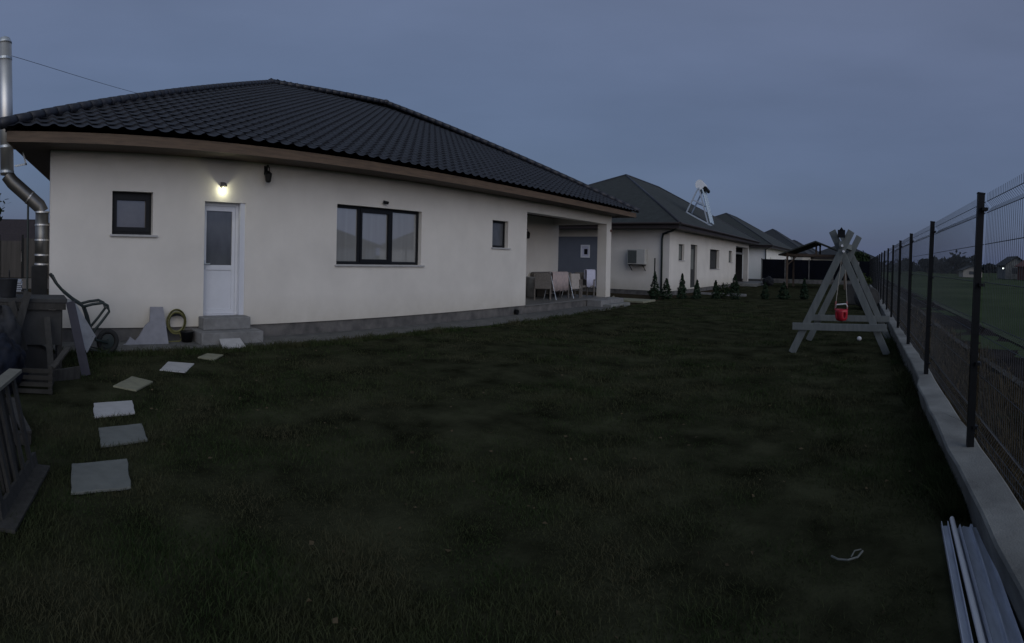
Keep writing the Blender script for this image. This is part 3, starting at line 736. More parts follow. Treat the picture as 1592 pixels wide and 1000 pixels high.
def sack(loc, sx_, sy, sz, m_, label, seed):
    a = MB(); rr = random.Random(seed); o_ = len(a.v); n = 18; k = 10
    for j in range(k+1):
        t = math.pi*j/k
        for i in range(n):
            p = 2*math.pi*i/n; q = 1+.13*math.sin(3*p+seed)+.08*math.sin(5*p+j*1.3+seed)+rr.uniform(-.04, .04)
            a.v.append((sx_*math.sin(t)**.7*math.cos(p)*q, sy*math.sin(t)**.7*math.sin(p)*q, sz*(1-math.cos(t))/2*(1+.1*math.sin(p*2+seed))))
    for j in range(k):
        for i in range(n): a.f.append((j*n+i, j*n+(i+1) % n, (j+1)*n+(i+1) % n, (j+1)*n+i))
    o = a.build('sack', m_, None, smooth=True); o.location = loc
    sb = o.modifiers.new('fine', 'SUBSURF'); sb.levels = sb.render_levels = 2
    tx_ = bpy.data.textures.new('rumple', 'VORONOI'); tx_.noise_scale = .16; tx_.distance_metric = 'DISTANCE'
    dm = o.modifiers.new('rumple', 'DISPLACE'); dm.texture = tx_; dm.strength = -.10; dm.mid_level = .4; dm.texture_coords = 'LOCAL'
    return nprint(o, label, 'sack')
sack((-6.6, -.32, 0), .42, .36, .62, 'bluebag', 'dark blue plastic sack slumped at the left edge beside the workbench', 1)
sack((-7.2, -.38, .0), .34, .30, .86, 'bag_grey', 'grey sack standing behind the dark blue one', 4)
# stack of white slats on top, far left
a = MB()
for k in range(5): a.box(-.35, .3, -.30+.01*k, .16+.015*(k % 2), k*.032, k*.032+.022)
o = a.build('slat_stack', 'tray', None); o.location = (-9.0, -.25, .955+.02)
nprint(o, 'stack of thin pale slats on the crate at the left edge', 'slats')
cr = thing('crate', 'dark wooden crate under the stack of pale slats at the left edge', 'crate', (-9.0, -.28, 0))
a = MB()
for z in (.02, .22, .42, .62, .82):
    a.box(.30, .33, -.34, .28, z, z+.13); a.box(-.36, .30, .25, .28, z, z+.13)
a.box(-.36, .33, -.34, .28, .955, .972)
a.build('slats', 'wood_old', cr)
for x in (-.33, .27):
    for y in (-.31, .22): a = MB(); a.box(x-.03, x+.025, y-.03, y+.025, 0, .954); a.build('leg', 'wood_old', cr)
def loose(p, q, w_, h_, m_, label, name='plank', cat='plank'):
    a = MB(); a.beam((0, 0, 0), Vector(q)-Vector(p), w_, h_, up=(1, 0, 0)); o = a.build(name, m_, None, bevel=.003); o.location = p
    return nprint(o, label, cat)
loose((-7.2, -.30, 0), (-7.7, .02, 1.05), .11, .025, 'wood_old', 'weathered board standing beside the sacks at the left edge')
loose((-7.25, .36, 0), (-7.7, .30, .72), .09, .025, 'wood_old', 'short batten leaning upright on the front of the workbench')
loose((-6.9, -.1, .03), (-7.3, .75, .06), .20, .03, 'wood_old', 'board lying flat on the grass before the workbench')
tp_ = MB(); rr_ = random.Random(12); n_ = 14; vs_ = []; fs_ = []
for i in range(n_+1):
    for j in range(n_+1):
        u_, v_ = i/n_, j/n_; vs_.append((-.35+.62*u_, -.6+1.12*v_, .34*math.sin(math.pi*u_)**.5*math.sin(math.pi*v_)**.5+rr_.uniform(-.03, .03)*(0 < i < n_ and 0 < j < n_)))
        if i and j: q_ = i*(n_+1)+j; fs_.append((q_-n_-2, q_-n_-1, q_, q_-1))
tp_.add(vs_, fs_); o = tp_.build('dark_filler', 'black_matte', None, smooth=True); o.location = (-7.95, 0, .005); nprint(o, 'crumpled black filler added to darken the space under the workbench', 'dark_filler')  # added black heap, stands in for the darkness below the bench
bk = thing('bucket', 'dark bucket standing on the workbench top at its left end', 'bucket', (-7.95, -.28, .956))
a = MB(); a.lathe((0, 0, 0), [(.11, 0), (.12, .01), (.15, .24), (.16, .25), (.14, .25), (.11, .03)], 18); a.build('body', 'bag_grey', bk, smooth=True)
a = MB(); a.tube([(.15*math.cos(t), .02, .24+.13*math.sin(t)) for t in np.linspace(0, math.pi, 12)], .006, 6); a.build('handle', 'black', bk)
# slatted crate on the grass
M['slat_mid'] = mat('old_slat_mid', (.026, .025, .022), .9, .4, 5)
c2 = thing('crate', 'small broken slatted crate on the grass between the leaning pallet and the workbench', 'crate', (-6.75, .12, 0), R(-8))
for k in range(4): a = MB(); a.box(.28, .30, -.22, .25, .03+k*.075, .075+k*.075); a.build('slat', 'slat_mid', c2)
for y in (-.20, .22): a = MB(); a.box(.25, .279, y-.025, y+.025, 0, .33); a.build('post', 'wood_old', c2)
for k in range(3): a = MB(); a.box(-.3, .25, .20, .22, .03+k*.10, .08+k*.10); a.build('slat', 'slat_mid', c2)
a = MB(); a.beam((.25, .24, .30), (.05, .42, .50), .09, .02); a.build('loose_slat', 'wood_old', c2)
# pallet standing on edge, leaning, foreground left
pal = thing('pallet', 'weathered wooden pallet standing on edge at the near left corner', 'pallet', (-3.42, -.16, 0))
A = Vector((0, 0, .0)); B = Vector((-.95, .245, 0)); lean = Vector((-.05, -.17, .70)); M['slat_dark'] = mat('old_slat_dark', (.022, .021, .019), .9, .4, 5); d = (B-A).normalized(); nrm = Vector((d.y, -d.x, 0))
if nrm.x < 0: nrm = -nrm
a = MB(); a.beam(A+Vector((0, 0, .055)), B+Vector((0, 0, .055)), .03, .10, up=lean); a.build('bottom_board', 'wood_old', pal)
a = MB(); a.beam(A+Vector((.10, .02, .02))+nrm*.02, B+Vector((.05, .03, .02))+nrm*.03, .13, .022); a.build('foot_board', 'wood_old', pal)
a = MB(); a.beam(A+lean, B+lean, .11, .025); a.build('top_board', 'wood_pale', pal)
for k in range(5):
    p = A.lerp(B, .05+.20*k); q = p+lean*.97
    a = MB(); a.beam(p+Vector((0, 0, .02))+nrm*.012, q+nrm*.012, .05 if k % 2 else .065, .022, up=nrm); a.build('slat', 'wood_old', pal)
for k in range(5):
    p = A.lerp(B, .14+.17*k)-nrm*.10; q = p+lean*.97
    a = MB(); a.beam(p, q, .08, .022, up=nrm); a.build('rear_slat', 'slat_dark', pal)
pal2 = thing('pallet', 'second dark pallet lying flat behind the upright one at the left edge', 'pallet', (-5.3, -.42, 0), R(10))
for k in range(6): a = MB(); a.box(-.55, .55, -.4+k*.14, -.31+k*.14, .10, .122); a.build('slat', 'wood_old', pal2)
for k in (-.5, 0, .45): a = MB(); a.box(k, k+.08, -.4, .39, .0, .099); a.build('bearer', 'wood_old', pal2)

# ------------------------------------------------------------------ left background: street fence and neighbour across
sf = thing('fence', 'dark fence with brownish panels on a low wall, far left beyond the flue', 'fence', (-24, 0, 0))
MB().box(-.15, .15, -14, 2.2, -.05, .38).build('low_wall', 'low_wall', sf)
for k in range(9):
    y = 1.9-k*1.05
    MB().box(-.05, .05, y-.05, y+.05, .38, 2.15).build('post', 'black', sf)
    MB().box(-.02, .02, y-1.0, y-.06, .42, 2.0 if k % 2 else 1.9).build('panel', 'panel_brown', sf)
sg = simple_house(0, 20, 'dark low house roof far left behind the panel fence', [], kind='shingle_brown'); sg.location = (-62, -13, -2.0)
# thin pole
tp = MB(); tp.tube([(-17, .02, 0), (-17, .02, 2.9)], .035, 8); nprint(tp.build('pole', 'green_tube'), 'thin dark pole standing just left of the flue', 'pole')
tp = MB(); tp.tube([(-16.0, .05-.42, 2.78), (-16.0, .3, 2.72)], .008, 5)

# ------------------------------------------------------------------ right fence
kb = MB()
ys = sorted([-2+i*.4 for i in range(160)])
vs = []; fs = []
kr = random.Random(3)
for i, y in enumerate(ys):
    j = kr.uniform(-.009, .009); j2 = kr.uniform(-.014, .014); step = 0 if y > 7.3 else .018
    if i % 8 == 0: j -= .006; step += .007
    vs += [(.88-.04*(y < 7), y, -.05), (.76+j+.065*(y > 7), y, .285-step+j*.5), (.775+j+.065*(y > 7), y, .30-step), (1.02+j2, y, .30-step+j*.4), (1.045+j2, y, .28-step), (1.06, y, -.05)]
    if i:
        for k in range(5): a_ = 6*(i-1)+k; fs.append((a_, a_+1, a_+7, a_+6))
fs.append((0, 5, 4, 3, 2, 1)); q = 6*(len(ys)-1); fs.append((q, q+1, q+2, q+3, q+4, q+5))
kb.add(vs, fs); nprint(kb.build('kerb_wall', 'concrete', None), 'long low concrete base wall running under the wire fence', 'wall')
fn = thing('wire_fence', 'tall dark welded wire fence with black posts along the right side', 'fence', (.955, 0, 0))
post_y = [1.55, 4.42, 7.42, 10.2, 12.95]+[15.7+2.75*i for i in range(14)]
def lean(y): return .075 if y < 6 else .06 if y < 8 else .03
for y in post_y:
    l = lean(y); a = MB(); a.beam((0, y, .24), (l, y+.05*(y < 5), 2.20), .06, .05, up=(0, 1, 0)); p = a.build('post', 'black', fn)
    a = MB(); a.beam((l, y+.05*(y < 5), 2.20), (l+.001, y+.05*(y < 5), 2.212), .066, .056, up=(0, 1, 0)); a.build('post_cap', 'black', p)
    if y < 14:
        for zc in (.42, .9, 1.5, 2.08): a = MB(); lz = l*zc/2.2; a.box(lz+.0, lz+.05, y-.036, y+.036, zc-.012, zc+.012); a.build('clamp', 'black', p)
fold = [(.34, 0), (.42, 0), (.47, .035), (.52, 0), (1.12, 0), (1.17, .035), (1.22, 0), (2.05, 0), (2.095, .045), (2.14, 0), (2.20, 0)]
def off(z):
    for (z0, o0), (z1, o1) in zip(fold, fold[1:]):
        if z0 <= z <= z1: return o0+(o1-o0)*(z-z0)/(z1-z0)
    return 0
for i in range(len(post_y)-1):
    y0, y1 = post_y[i], post_y[i+1]; a = MB(); near = i < 3
    sp = .05 if i < 5 else .10
    n = int((y1-y0-.08)/sp); wr = .0018 if i < 2 else .0015
    for k in range(n+1):
        y = y0+.04+k*sp+(y1-y0-.08-n*sp)/2; l = lean(y0)+(lean(y1)-lean(y0))*(y-y0)/(y1-y0)
        zz = fold if i < 6 else [fold[0], fold[-1]]
        a.tube([(.035+o_+l*(z/2.2), y, z) for z, o_ in zz], wr, 3 if i > 1 else 4, cap=False)
    for z in (.36, .42, .52, .82, 1.12, 1.22, 1.52, 1.81, 2.05, 2.14):
        l0, l1 = lean(y0)*z/2.2, lean(y1)*z/2.2
        a.tube([(.040+off(z)+l0, y0+.02, z), (.040+off(z)+l1, y1-.02, z)], .0030, 4, cap=False)
    a.build('wire_panel', 'wire', fn)

# weeds beyond the kerb
def blades(name, m_, n, region, hmin, hmax, wid, lean_=.5, dens_fall=True, seed=1, keep=None):
    g = np.random.default_rng(seed)
    x0, x1, y0, y1 = region
    X = []; Y = []
    cnt = 0
    while cnt < n:
        xx = g.uniform(x0, x1, n*2); yy = g.uniform(y0, y1, n*2)
        if dens_fall:
            d2 = xx**2+yy**2; k_ = g.uniform(0, 1, n*2) < np.minimum(1, 9.0/np.maximum(d2, 1))
            xx, yy = xx[k_], yy[k_]
        if keep is not None: k_ = keep(xx, yy, g); xx, yy = xx[k_], yy[k_]
        X.append(xx); Y.append(yy); cnt += len(xx)
    X = np.concatenate(X)[:n]; Y = np.concatenate(Y)[:n]
    dist = np.sqrt(X**2+Y**2)
    h_ = g.uniform(hmin, hmax, n)*(1+.35*np.sin(X*2.1)*np.sin(Y*1.7)+.35*np.sin(X*5.3+Y*3.1)*np.sin(Y*6.1-X*2.2))*np.where(g.uniform(0, 1, n) > .97, 1.7, 1); wd = wid*np.maximum(1, dist/5.0)*g.uniform(.7, 1.3, n)
    a_ = g.uniform(0, 2*np.pi, n); b_ = g.uniform(0, 2*np.pi, n); ln_ = g.uniform(.1, lean_, n)*h_*1.6
    V = np.zeros((n, 5, 3)); ca, sa = np.cos(a_), np.sin(a_); cb, sb = np.cos(b_), np.sin(b_)
    for j, (wf, hf, lf) in enumerate(((-1, 0, 0), (1, 0, 0), (-.75, .6, .35), (.75, .6, .35), (0, 1, 1))):
        V[:, j, 0] = X+ca*wd*wf/2+cb*ln_*lf; V[:, j, 1] = Y+sa*wd*wf/2+sb*ln_*lf; V[:, j, 2] = h_*hf-.004
    V = V.reshape(-1, 3); base = np.arange(n)*5
    quads = np.stack([base, base+1, base+3, base+2], 1); tris = np.stack([base+2, base+3, base+4], 1)
    me = bpy.data.meshes.new(name); me.vertices.add(n*5); me.vertices.foreach_set('co', V.ravel())
    loops = np.concatenate([quads.ravel(), tris.ravel()]); me.loops.add(len(loops)); me.loops.foreach_set('vertex_index', loops)
    st_ = np.concatenate([np.arange(n)*4, n*4+np.arange(n)*3]); me.polygons.add(2*n); me.polygons.foreach_set('loop_start', st_)
    me.update(calc_edges=True); me.validate()
    me.materials.append(M[m_]); o = bpy.data.objects.new(name, me); col.objects.link(o)
    return struct(o, 'stuff')
polys = [[Vector(p) for p in s_[0]] for s_ in stones]
def keep_lawn(x, y, g):
    k_ = np.ones(len(x), bool)
    for poly in polys:
        ins = np.ones(len(x), bool); sg_ = []
        for i in range(4):
            p, q = poly[i], poly[(i+1) % 4]; sg_.append((q.x-p.x)*(y-p.y)-(q.y-p.y)*(x-p.x))
        s_ = np.stack(sg_); k_ &= ~((s_ > 0).all(0) | (s_ < 0).all(0))
    k_ &= ~((x < -9.05) & (y > -1))
    k_ &= ~((x > .44) & (y < 3.72))
    # worn patches
    k_ &= (np.sin(x*1.3+.7)*np.sin(y*1.1+x*.4)+.35*np.sin(x*3.1-y*2.7) +.5*np.sin(x*.61+2)*np.sin(y*.83) + g.uniform(-.9, .9, len(x))) < .75
    return k_
blades('grass', 'grass', 280000, (-9.1, .80, -1.5, 26), .012, .042, .0045, .9, seed=2, keep=keep_lawn)
blades('weeds', 'weed', 26000, (1.08, 2.6, 1.0, 26), .04, .22, .006, .9, seed=5)
blades('grass_edge', 'grass', 9000, (.62, .83, 3.75, 16), .05, .13, .005, .8, seed=12)
blades('grass_fringe', 'grass', 9000, (-9.3, -8.75, -.5, 18.5), .04, .11, .005, .8, dens_fall=False, seed=14, keep=lambda x, y, g: x > np.where(y < 9.5, -9.13, -8.82))
# fallen leaves
g = np.random.default_rng(9); a = MB()
for k in range(320):
    x, y = g.uniform(-8.8, .6), 1.2+g.uniform(0, 1)**1.5*13; s_ = g.uniform(.012, .028); t = g.uniform(0, 6.28); z = g.uniform(.02, .045)
    if any((Vector((x, y))-sum(p_, Vector((0, 0)))/4).length < .4 for p_ in polys): continue
    c, s2 = math.cos(t)*s_, math.sin(t)*s_
    a.add([(x+c, y+s2, z), (x-s2*.6, y+c*.6, z+g.uniform(-.01, .012)), (x-c, y-s2, z), (x+s2*.6, y-c*.6, z+g.uniform(-.01, .012))], [(0, 1, 2), (0, 2, 3)])
struct(a.build('fallen_leaves', 'weed'), 'stuff')

# ------------------------------------------------------------------ swing
sw = thing('swing_set', 'grey wooden A-frame swing set standing on the lawn near the wire fence', 'swing set', (-.385, 10.9, 0))
def aframe(par, y, dx, zc, rep):
    c = Vector((dx, y, 1.86)); 
    for s_ in (-1, 1):
        ft = Vector((dx+s_*.98, y+s_*.045, 0)); tp_ = Vector((dx-s_*.20, y+s_*.045, 2.27))
        a = MB(); a.beam(ft, tp_, .145, .045, up=(0, 1, 0)); a.build('leg', 'swing', par, bevel=.006)
    a = MB(); a.beam((dx-.97, y-.095, .50), (dx+.96, y-.095, .51), .045, .13); a.build('crossbar', 'swing', par, bevel=.006)
aframe(sw, 0, 0, 0, 0); aframe(sw, 1.9, .16, 0, 0)
a = MB(); a.beam((.0, -.14, 2.02), (.16, 2.05, 2.02), .09, .11); a.build('top_beam', 'swing', sw)
a = MB(); a.box(-.075, .075, -.16, -.09, 2.14, 2.28); a.prism([(-.05, -.16, 2.27), (.05, -.16, 2.27), (0, -.16, 2.33)], (0, .06, 0)); a.build('bracket', 'black', sw)
for x, z in ((.02, 1.99), (.05, 1.89)):
    a = MB(); a.tube([(x, -.19, z), (x, -.07, z)], .024, 10); a.build('bolt', 'white', sw)
sd = thing('child_seat_swing', 'red bucket child swing seat hanging on ropes inside the swing set', 'swing seat', (-.30-.09, 11.8, 0))
a = MB()
for sx_ in (-.14, .13):
    for sy in (-.06, .10): a.tube([(.02+.12*sx_, .0, 1.97), (sx_*1.0, sy, .78)], .008, 6)
a.build('rope', 'rope', sd)
for sx_ in (-.14, .13):
    a = MB(); a.beam((sx_, .0, .74), (sx_*.9, .02, .92), .012, .03); a.build('strap', 'red', sd)
a = MB()
T1 = []; ring = lambda w_, d_, z: [(w_*math.cos(t), d_*math.sin(t), z) for t in np.linspace(0, 2*math.pi, 17)[:-1]]
rg = [ring(.12, .12, .76), ring(.13, .13, .71), ring(.125, .12, .60), ring(.10, .10, .55), ring(.03, .03, .54)]
o_ = 0
for r_g in rg: a.v += r_g
for j in range(4):
    for i in range(16):
        if j == 1 and i % 4 == 1: continue
        a.f.append((j*16+i, j*16+(i+1) % 16, (j+1)*16+(i+1) % 16, (j+1)*16+i))
o = a.build('bucket_seat', 'red', sd, smooth=True); sm = o.modifiers.new('t', 'SOLIDIFY'); sm.thickness = .012
a = MB(); a.tube([(-.13, -.02, .80), (-.10, -.13, .86), (.10, -.13, .88), (.13, -.02, .82)], .014, 6); a.build('safety_bar', 'white', sd)
a = MB(); a.lathe((0, 0, 0), [(.005, 0), (.045, .02), (.06, .055), (.045, .09), (.005, .105)], 14); o = a.build('ball', 'white', None, smooth=True); o.location = (0.02, 12.9, .0)
nprint(o, 'small white ball on the grass under the swing set', 'ball')
# barrel-like bundle by the fence, and rubble beyond
brl = MB(); brl.lathe((0, 0, 0), [(.05, -.7), (.40, -.68), (.44, -.6), (.44, .6), (.40, .68), (.05, .7)], 20, axis='y'); o = brl.build('barrel', 'board_grey', None, smooth=False); o.location = (.32, 22.6, .44); o.rotation_euler.z = R(12)
nprint(o, 'dark grey barrel lying on its side by the fence behind the swing', 'barrel')
brl = MB(); brl.box(-.45, .45, -.4, .4, 0, .9); o = brl.build('storage_box', 'board_grey', None, bevel=.06); o.location = (-.15, 25.2, 0); nprint(o, 'grey storage box just behind the lying barrel', 'box')

# metal profiles by the kerb, near right
def channel(loc0, loc1, w_, h_, m_, label, name='metal_profile'):
    a = MB(); p, q = Vector(loc0), Vector(loc1); d = (q-p).normalized(); sd_ = Vector((d.y, -d.x, 0)); t = .006
    prof = [(-w_/2, h_), (-w_/2, 0), (w_/2, 0), (w_/2, h_), (w_/2-t, h_), (w_/2-t, t), (-w_/2+t, t), (-w_/2+t, h_)]
    a.prism([p+sd_*x+Vector((0, 0, z)) for x, z in prof], q-p)
    return nprint(a.build(name, m_, None), label, 'metal profile', 'metal profiles stacked along the kerb')
channel((.62, 3.66, .012), (.46, 1.30, .012), .05, .035, 'steel_dull', 'narrow grey metal profile, outermost of the stack by the kerb')
a = MB(); a.tube([(.675, 3.68, .05), (.535, 1.3, .05)], .017, 10); nprint(a.build('metal_pipe', 'white', None), 'pale round pipe lying beside the metal profiles', 'pipe')
a = MB()
def sheet(p, q, w_, zoff, m_, label, seed):
    a = MB(); p, q = Vector(p), Vector(q); d = (q-p).normalized(); sd_ = Vector((d.y, -d.x, 0)); rr = random.Random(seed)
    n = 12; us_ = [(-.5, 0), (-.47, .03), (-.40, .004), (-.12, .002), (-.08, .022), (-.03, .022), (.01, .0), (.36, .004), (.44, .034), (.5, .0)]
    vs = []; fs = []
    for i in range(n+1):
        c = p.lerp(q, i/n)
        for u, h in us_: 
            e = (rr.uniform(-.02, .03) if i == 0 else 0)
            vs.append(c+sd_*u*w_+d*e+Vector((0, 0, zoff+h+rr.uniform(-.0015, .0015))))
    m2 = len(us_)
    for i in range(n):
        for k in range(m2-1): a_ = i*m2+k; fs.append((a_, a_+1, a_+m2+1, a_+m2))
    a.add(vs, fs); o = a.build('metal_sheet', m_, None); s_ = o.modifiers.new('t', 'SOLIDIFY'); s_.thickness = .003
    return nprint(o, label, 'metal sheet', 'metal profiles stacked along the kerb')
sheet((.775, 3.56, 0), (.64, 1.2, 0), .155, .045, 'steel_dull', 'wide bluish metal sheet lying on top of the stack nearest the kerb', 2)
sheet((.735, 3.63, 0), (.60, 1.2, 0), .15, .012, 'steel_dull', 'lower bluish metal sheet whose torn end sticks out under the top one', 5)
a = MB(); a.tube([(-.14, 3.22, .05), (-.10, 3.18, .055), (-.04, 3.165, .06), (.02, 3.20, .06), (.05, 3.29, .05)], .006, 5); a.tube([(-.02, 3.21, .055), (.0, 3.27, .06), (.04, 3.31, .05)], .004, 5)
nprint(a.build('plastic_strap', 'slab_grey', None), 'thin pale curved strap lying in the near grass', 'strap')

# ------------------------------------------------------------------ conifers and plants
def crown(mb, c, rx, ry, rz, n, s_, seed, shape='ball'):
    g = np.random.default_rng(seed); c = np.array(c)
    for _ in range(n):
        if shape == 'cone':
            t = g.uniform(0, 1)**1.35; rad = (1-t)**.8*(.55+.45*g.uniform(0, 1)) * (1+.15*math.sin(t*23+seed)); a_ = g.uniform(0, 6.283)
            rad *= min(1, .55+t*4)
            p = c+np.array([rx*rad*math.cos(a_), ry*rad*math.sin(a_), rz*t])
            nrm = np.array([math.cos(a_)*.5, math.sin(a_)*.5, 1.0])+g.normal(0, .5, 3)
        else:
            v_ = g.normal(0, 1, 3); v_ /= np.linalg.norm(v_); r_ = (.55+.45*g.uniform(0, 1))*(1+.22*math.sin(v_[0]*5+seed)*math.cos(v_[1]*4+seed*2)+.12*math.sin(v_[2]*9))
            p = c+v_*r_*np.array([rx, ry, rz]); nrm = g.normal(0, 1, 3)
        nrm = nrm/np.linalg.norm(nrm); t1 = np.cross(nrm, g.normal(0, 1, 3)); t1 /= np.linalg.norm(t1)+1e-9; t2 = np.cross(nrm, t1)
        q = s_*g.uniform(.6, 1.4)
        mb.add([p+t1*q, p+t2*q*.6, p-t1*q, p-t2*q*.6], [(0, 1, 2, 3)])
    return mb
ordw = ['first', 'second', 'third', 'fourth', 'fifth', 'sixth', 'seventh', 'eighth', 'ninth']
th = [(-9.64, 23.77, .98), (-9.22, 24.14, .80), (-8.55, 24.71, .92), (-7.94, 25.2, .85), (-7.17, 25.78, .72), (-6.31, 26.38, 1.0), (-4.87, 27.3, .75), (-4.0, 27.8, .70), (-2.96, 28.35, .88)]
for i, (x, y, h_) in enumerate(th):
    t = thing('conifer', '%s small dark conifer from the left in the row between the two gardens' % ordw[i], 'shrub', (x, y, 0), 0, 'young conifers planted in a row')
    a = MB(); a.tube([(0, 0, 0), (0, 0, h_*.7)], [.02, .008], 6); a.build('trunk', 'bark', t)
    a = MB(); crown(a, (rnd.uniform(-.04, .04), 0, .0), rnd.uniform(.26, .42), rnd.uniform(.26, .4), h_*rnd.uniform(.95, 1.25), rnd.randint(380, 800), .055, i+3, 'cone'); a.build('crown', 'thuja', t)
for x, y, rr_, hh, lab, sd_ in ((-10.2, 25.0, .30, .36, 'low round bush at the foot of the neighbour side wall', 1), (-7.0, 26.6, .42, .62, 'rounded dark bush below the neighbour window', 2), (-7.9, 33.0, .35, .5, 'small bush by the neighbour doorway', 4)):
    t = thing('bush', lab, 'bush', (x, y, 0)); a = MB(); a.tube([(0, 0, 0), (0, 0, hh)], .015, 5); a.build('stem', 'bark', t)
    a = MB(); crown(a, (0, 0, hh*.55), rr_, rr_, hh*.55, 420, .05, sd_); a.build('crown', 'leaf', t)
# thin boundary posts
for x, y, h_, lab in ((-11.55, 22.4, 1.85, 'thin dark garden post just right of the terrace pillar'), (-10.3, 25.3, 1.75, 'thin dark garden post below the air conditioner')):
    a = MB(); a.tube([(x, y, 0), (x, y, h_)], .035, 8); a.lathe((x, y, h_), [(.04, 0), (.04, .02), (.01, .03)], 8); nprint(a.build('garden_post', 'black', None), lab, 'post', 'garden boundary posts')
# kerb stones / low edging across the gardens
a = MB(); a.box(-9.3, -6.3, 28.9, 29.2, -.02, .10); nprint(a.build('garden_edging', 'concrete_pale', None, bevel=.01), 'pale concrete edging in front of the neighbour wall', 'edging')
a = MB(); a.box(-9.9, -8.3, 42, 47.5, -.02, .22); nprint(a.build('porch_slab', 'concrete', None, bevel=.02), 'concrete slab in front of the neighbour porch', 'slab')
a = MB(); a.box(-10.6, -9.0, 20.9, 22.3, 0, .08); nprint(a.build('paving_slab', 'slab_sand', None, bevel=.02), 'sandy paving slab on the ground behind the terrace pillar', 'slab')
sack((-10.3, 20.75, 0), .22, .22, .20, 'wood_pale', 'small pale bundle on the ground right of the terrace pillar', 8)

# dark boundary fence and pavilion
bf = thing('fence', 'solid black sheet fence across the gardens behind the pavilion', 'fence', (0, 52.6, 0))
MB().box(-9.9, -.1, -.1, .1, -.05, .34).build('base_wall', 'plinth', bf)
for k in range(5):
    x = -9.85+k*2.4
    MB().box(x+.06, x+2.34, -.02, .02, .36, 2.1).build('panel', 'fence_dark', bf)
for k in range(6):
    x = -9.85+k*2.4; MB().box(x-.055, x+.055, -.06, .06, .34, 2.16).build('post', 'plinth' if k else 'concrete', bf)
pv = thing('pavilion', 'open wooden garden pavilion with gabled roof behind the swing set', 'pavilion', (-3.4, 41.0, 0))
for x, y in ((-2.25, 0), (2.25, 0), (-2.25, 4), (2.25, 4)):
    MB().box(x-.07, x+.07, y-.07, y+.07, 0, 2.25).build('post', 'pav_wood', pv)
a = MB()
for y in (0, 4): a.beam((-2.6, y, 2.32), (2.6, y, 2.32), .12, .16); a.beam((0, y, 2.38), (0, y, 3.1), .14, .14)
for x in (-2.25, 2.25): a.beam((x, -.5, 2.45), (x, 4.5, 2.45), .12, .10)
a.beam((-2.25, 0, 1.6), (-1.5, 0, 2.25), .08, .08); a.beam((2.25, 0, 1.6), (1.5, 0, 2.25), .08, .08); a.beam((0, -.6, 3.16), (0, 4.6, 3.16), .10, .14)
a.build('roof_frame', 'pav_wood', pv)
rf = MB()
for s_ in (-1, 1):
    rf.prism([(0, -.8, 3.32), (s_*2.85, -.8, 2.34), (s_*2.85, -.8, 2.26), (0, -.8, 3.22)], (0, 5.6, 0))
rf.build('roof', 'shingle', pv)
# pots and low stuff near the pavilion
sack((-7.6, 44.0, 0), .5, .4, .7, 'bag_grey', 'grey covered heap in front of the black fence left of the pavilion', 11)
# far house + trees at fence end
fh = simple_house(0, 16, 'dark low house roof far behind the swing set, right of the pavilion', [], kind='shingle2', ry0=6, ry1=9, rz=6.4); fh.location = (13.2, 108, -.4)
def tree(x, y, hgt, r_, m_, label, seed, n=900, s_=.28, name='tree'):
    t = thing(name, label, 'tree', (x, y, 0)); a = MB()
    a.tube([(0, 0, 0), (.05, 0, hgt*.3), (0, .1, hgt*.7)], [hgt*.035, hgt*.025, hgt*.01], 8)
    rr = random.Random(seed)
    for k in range(6):
        an = rr.uniform(0, 6.28); z = hgt*rr.uniform(.3, .55)
        a.tube([(0, 0, z), (r_*.4*math.cos(an), r_*.4*math.sin(an), z+hgt*.14), (r_*.75*math.cos(an), r_*.75*math.sin(an), z+hgt*.24)], [hgt*.014, hgt*.008, hgt*.003], 5)
    a.build('trunk', 'bark', t)
    a = MB()
    for k in range(7):
        an = rr.uniform(0, 6.28); q = rr.uniform(.1, .6)*r_
        crown(a, (q*math.cos(an), q*math.sin(an), hgt*rr.uniform(.45, .82)), r_*.5, r_*.5, hgt*.18, n//7, s_, seed*10+k)
    a.build('crown', m_, t)
    return t
tree(.1, 62, 3.4, 1.3, 'leaf', 'dark tree at the far end of the wire fence', 3, s_=.16)
tree(-1.1, 57, 2.6, 1.2, 'leaf', 'dark shrub-like tree right of the swing top', 4, s_=.16)
tree(.2, 38, 1.3, .8, 'leaf_lit', 'lighter green shrub low beside the fence beyond the barrel', 5, s_=.08)
a = MB(); a.tube([(-.1, 36, 0), (-.1, 36, 1.9)], .05, 8); nprint(a.build('garden_post', 'concrete_pale', None), 'pale post among the shrubs at the far end of the lawn', 'post', 'garden boundary posts')
tree(-26, -2.6, 4.6, 2.0, 'leaf', 'dark tree behind the fence at the far left edge', 6, s_=.2)

# ------------------------------------------------------------------ far right: field edge
def at_az(px, d):
    a_ = (px-1335)/824.34; return d*math.sin(a_), d*math.cos(a_)
def gable(px, d, wdt, dep, hw, hr, wm, rm, label, rz=0):
    x, y = at_az(px, d); t = thing('farmhouse', label, 'house', (x, y, 0), rz)
    MB().box(-wdt/2, wdt/2, -dep/2, dep/2, 0, hw).add([(-wdt/2, -dep/2+.01, hw), (wdt/2, -dep/2+.01, hw), (0, -dep/2+.01, hr-.1)], [(0, 1, 2)]).build('wall', wm, t)
    r = MB()
    for s_ in (-1, 1): r.prism([(0, -dep/2-.4, hr), (s_*(wdt/2+.4), -dep/2-.4, hw-.2), (s_*(wdt/2+.4), -dep/2-.4, hw-.35), (0, -dep/2-.4, hr-.18)], (0, dep+.8, 0))
    r.build('roof', rm, t)
    w_ = MB(); w_.box(-wdt*.2, wdt*.05, -dep/2-.03, -dep/2-.005, hw*.35, hw*.75); w_.build('window', 'pane_dark', t)
    return t
gable(1507, 118, 4.2, 5, 1.55, 2.3, 'plaster_warm', 'shingle2', 'small pale shed across the field, left of the near fence post')
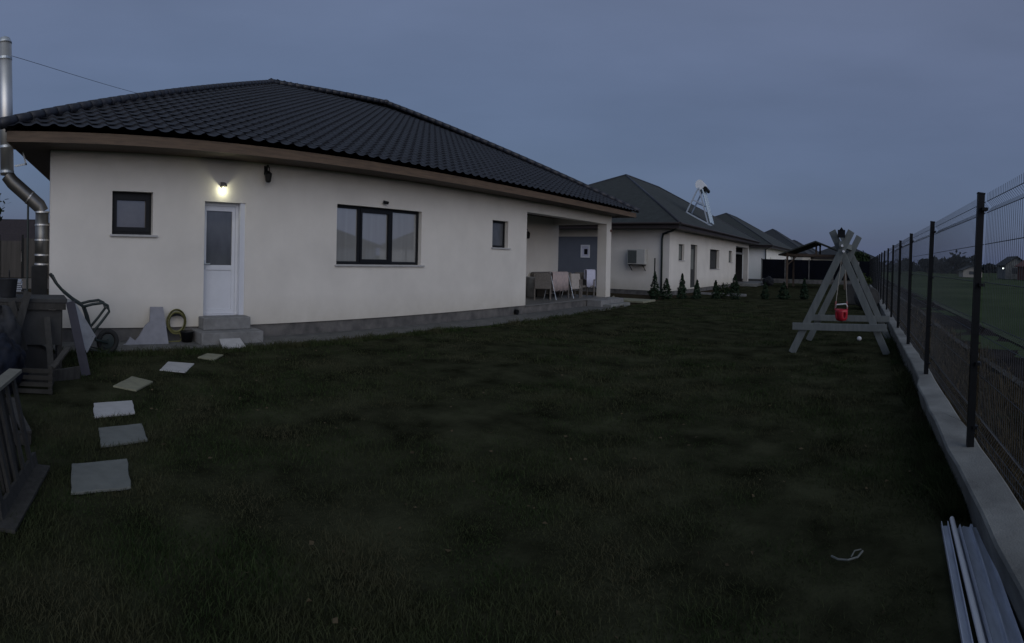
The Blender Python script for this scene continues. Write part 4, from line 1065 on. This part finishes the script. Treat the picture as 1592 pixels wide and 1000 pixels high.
gable(1572, 105, 4.5, 6, 2.6, 4.0, 'concrete', 'shingle2', 'white gabled house across the field beside the lamp')
gable(1622, 96, 7.0, 7, 2.4, 4.1, 'brick', 'brick', 'reddish brown house across the field at the right edge', R(20))
for yy, lab in ((76, 'bungalow far across the field, mirrored in the left pane of the wide window'), (110, 'bungalow far across the field, mirrored in the right pane of the wide window')):
    hh_ = simple_house(0, 22, lab, [(3, 5, 1, 2.4, 'dark')], kind='shingle2'); hh_.location = (68, yy, 0); hh_.rotation_euler.z = math.pi
x, y = at_az(1558, 99)
t = thing('yard_lamp', 'small bright white lamp shining across the field', 'lamp', (x, y, 0))
MB().tube([(0, 0, 0), (0, 0, 1.75)], .05, 6).build('pole', 'black', t)
a = MB(); a.lathe((0, 0, 1.82), [(.02, -.14), (.12, -.09), (.17, 0), (.12, .09), (.02, .14)], 12); a.build('lamp_globe', mat('lamp_glow', (1, 1, 1), .5, 0, emis=(.95, 1, .95, 2.2)), t)
# distant wood as one mass along the horizon, real depth
g = np.random.default_rng(21); a = MB()
for px in np.arange(1345, 1700, 3.0):
    d = 230+40*math.sin(px*.05)+g.uniform(-10, 10); x, y = at_az(px, d)
    hh = 4.2+1.8*math.sin(px*.035)+1.2*math.sin(px*.11)+g.uniform(-.8, .8)
    if 1395 < px < 1425: hh += 2.5
    crown(a, (x, y, hh*.45), 4.0, 3.0, hh*.55, 26, 1.0, int(px))
struct(a.build('distant_wood', 'leaf_far'), 'stuff')
tx = [(1440, 150, 4.2), (1487, 135, 4.2), (1462, 170, 3.6), (1536, 140, 3.0), (1412, 160, 4.0)]
tl = ['tall hazy tree across the field between two fence posts', 'dark tree left of the pale shed across the field', 'low tree across the field between shed and fence post', 'small tree right behind the near fence post across the field', 'rounded tree across the field near the far end of the fence']
for (px, d, hh), lab in zip(tx, tl):
    x, y = at_az(px, d); tree(x, y, hh, hh*.6, 'leaf_far', lab, px, 1500, .36)
# low hills
def hills():
    vs = []; fs = []; n = 80
    for i in range(n+1):
        px = 700+i*14; x, y = at_az(px, 900); h_ = 7+5*math.sin(i*.21)+3*math.sin(i*.5+1)
        x2, y2 = at_az(px, 1250)
        vs += [(x, y, -1), (x*1.12, y*1.12, h_), (x2, y2, -1)]
        if i: a_ = 3*i; fs += [(a_-3, a_, a_+1, a_-2), (a_-2, a_+1, a_+2, a_-1)]
    return MB().add(vs, fs).build('hills', 'far_mass')
struct(hills())
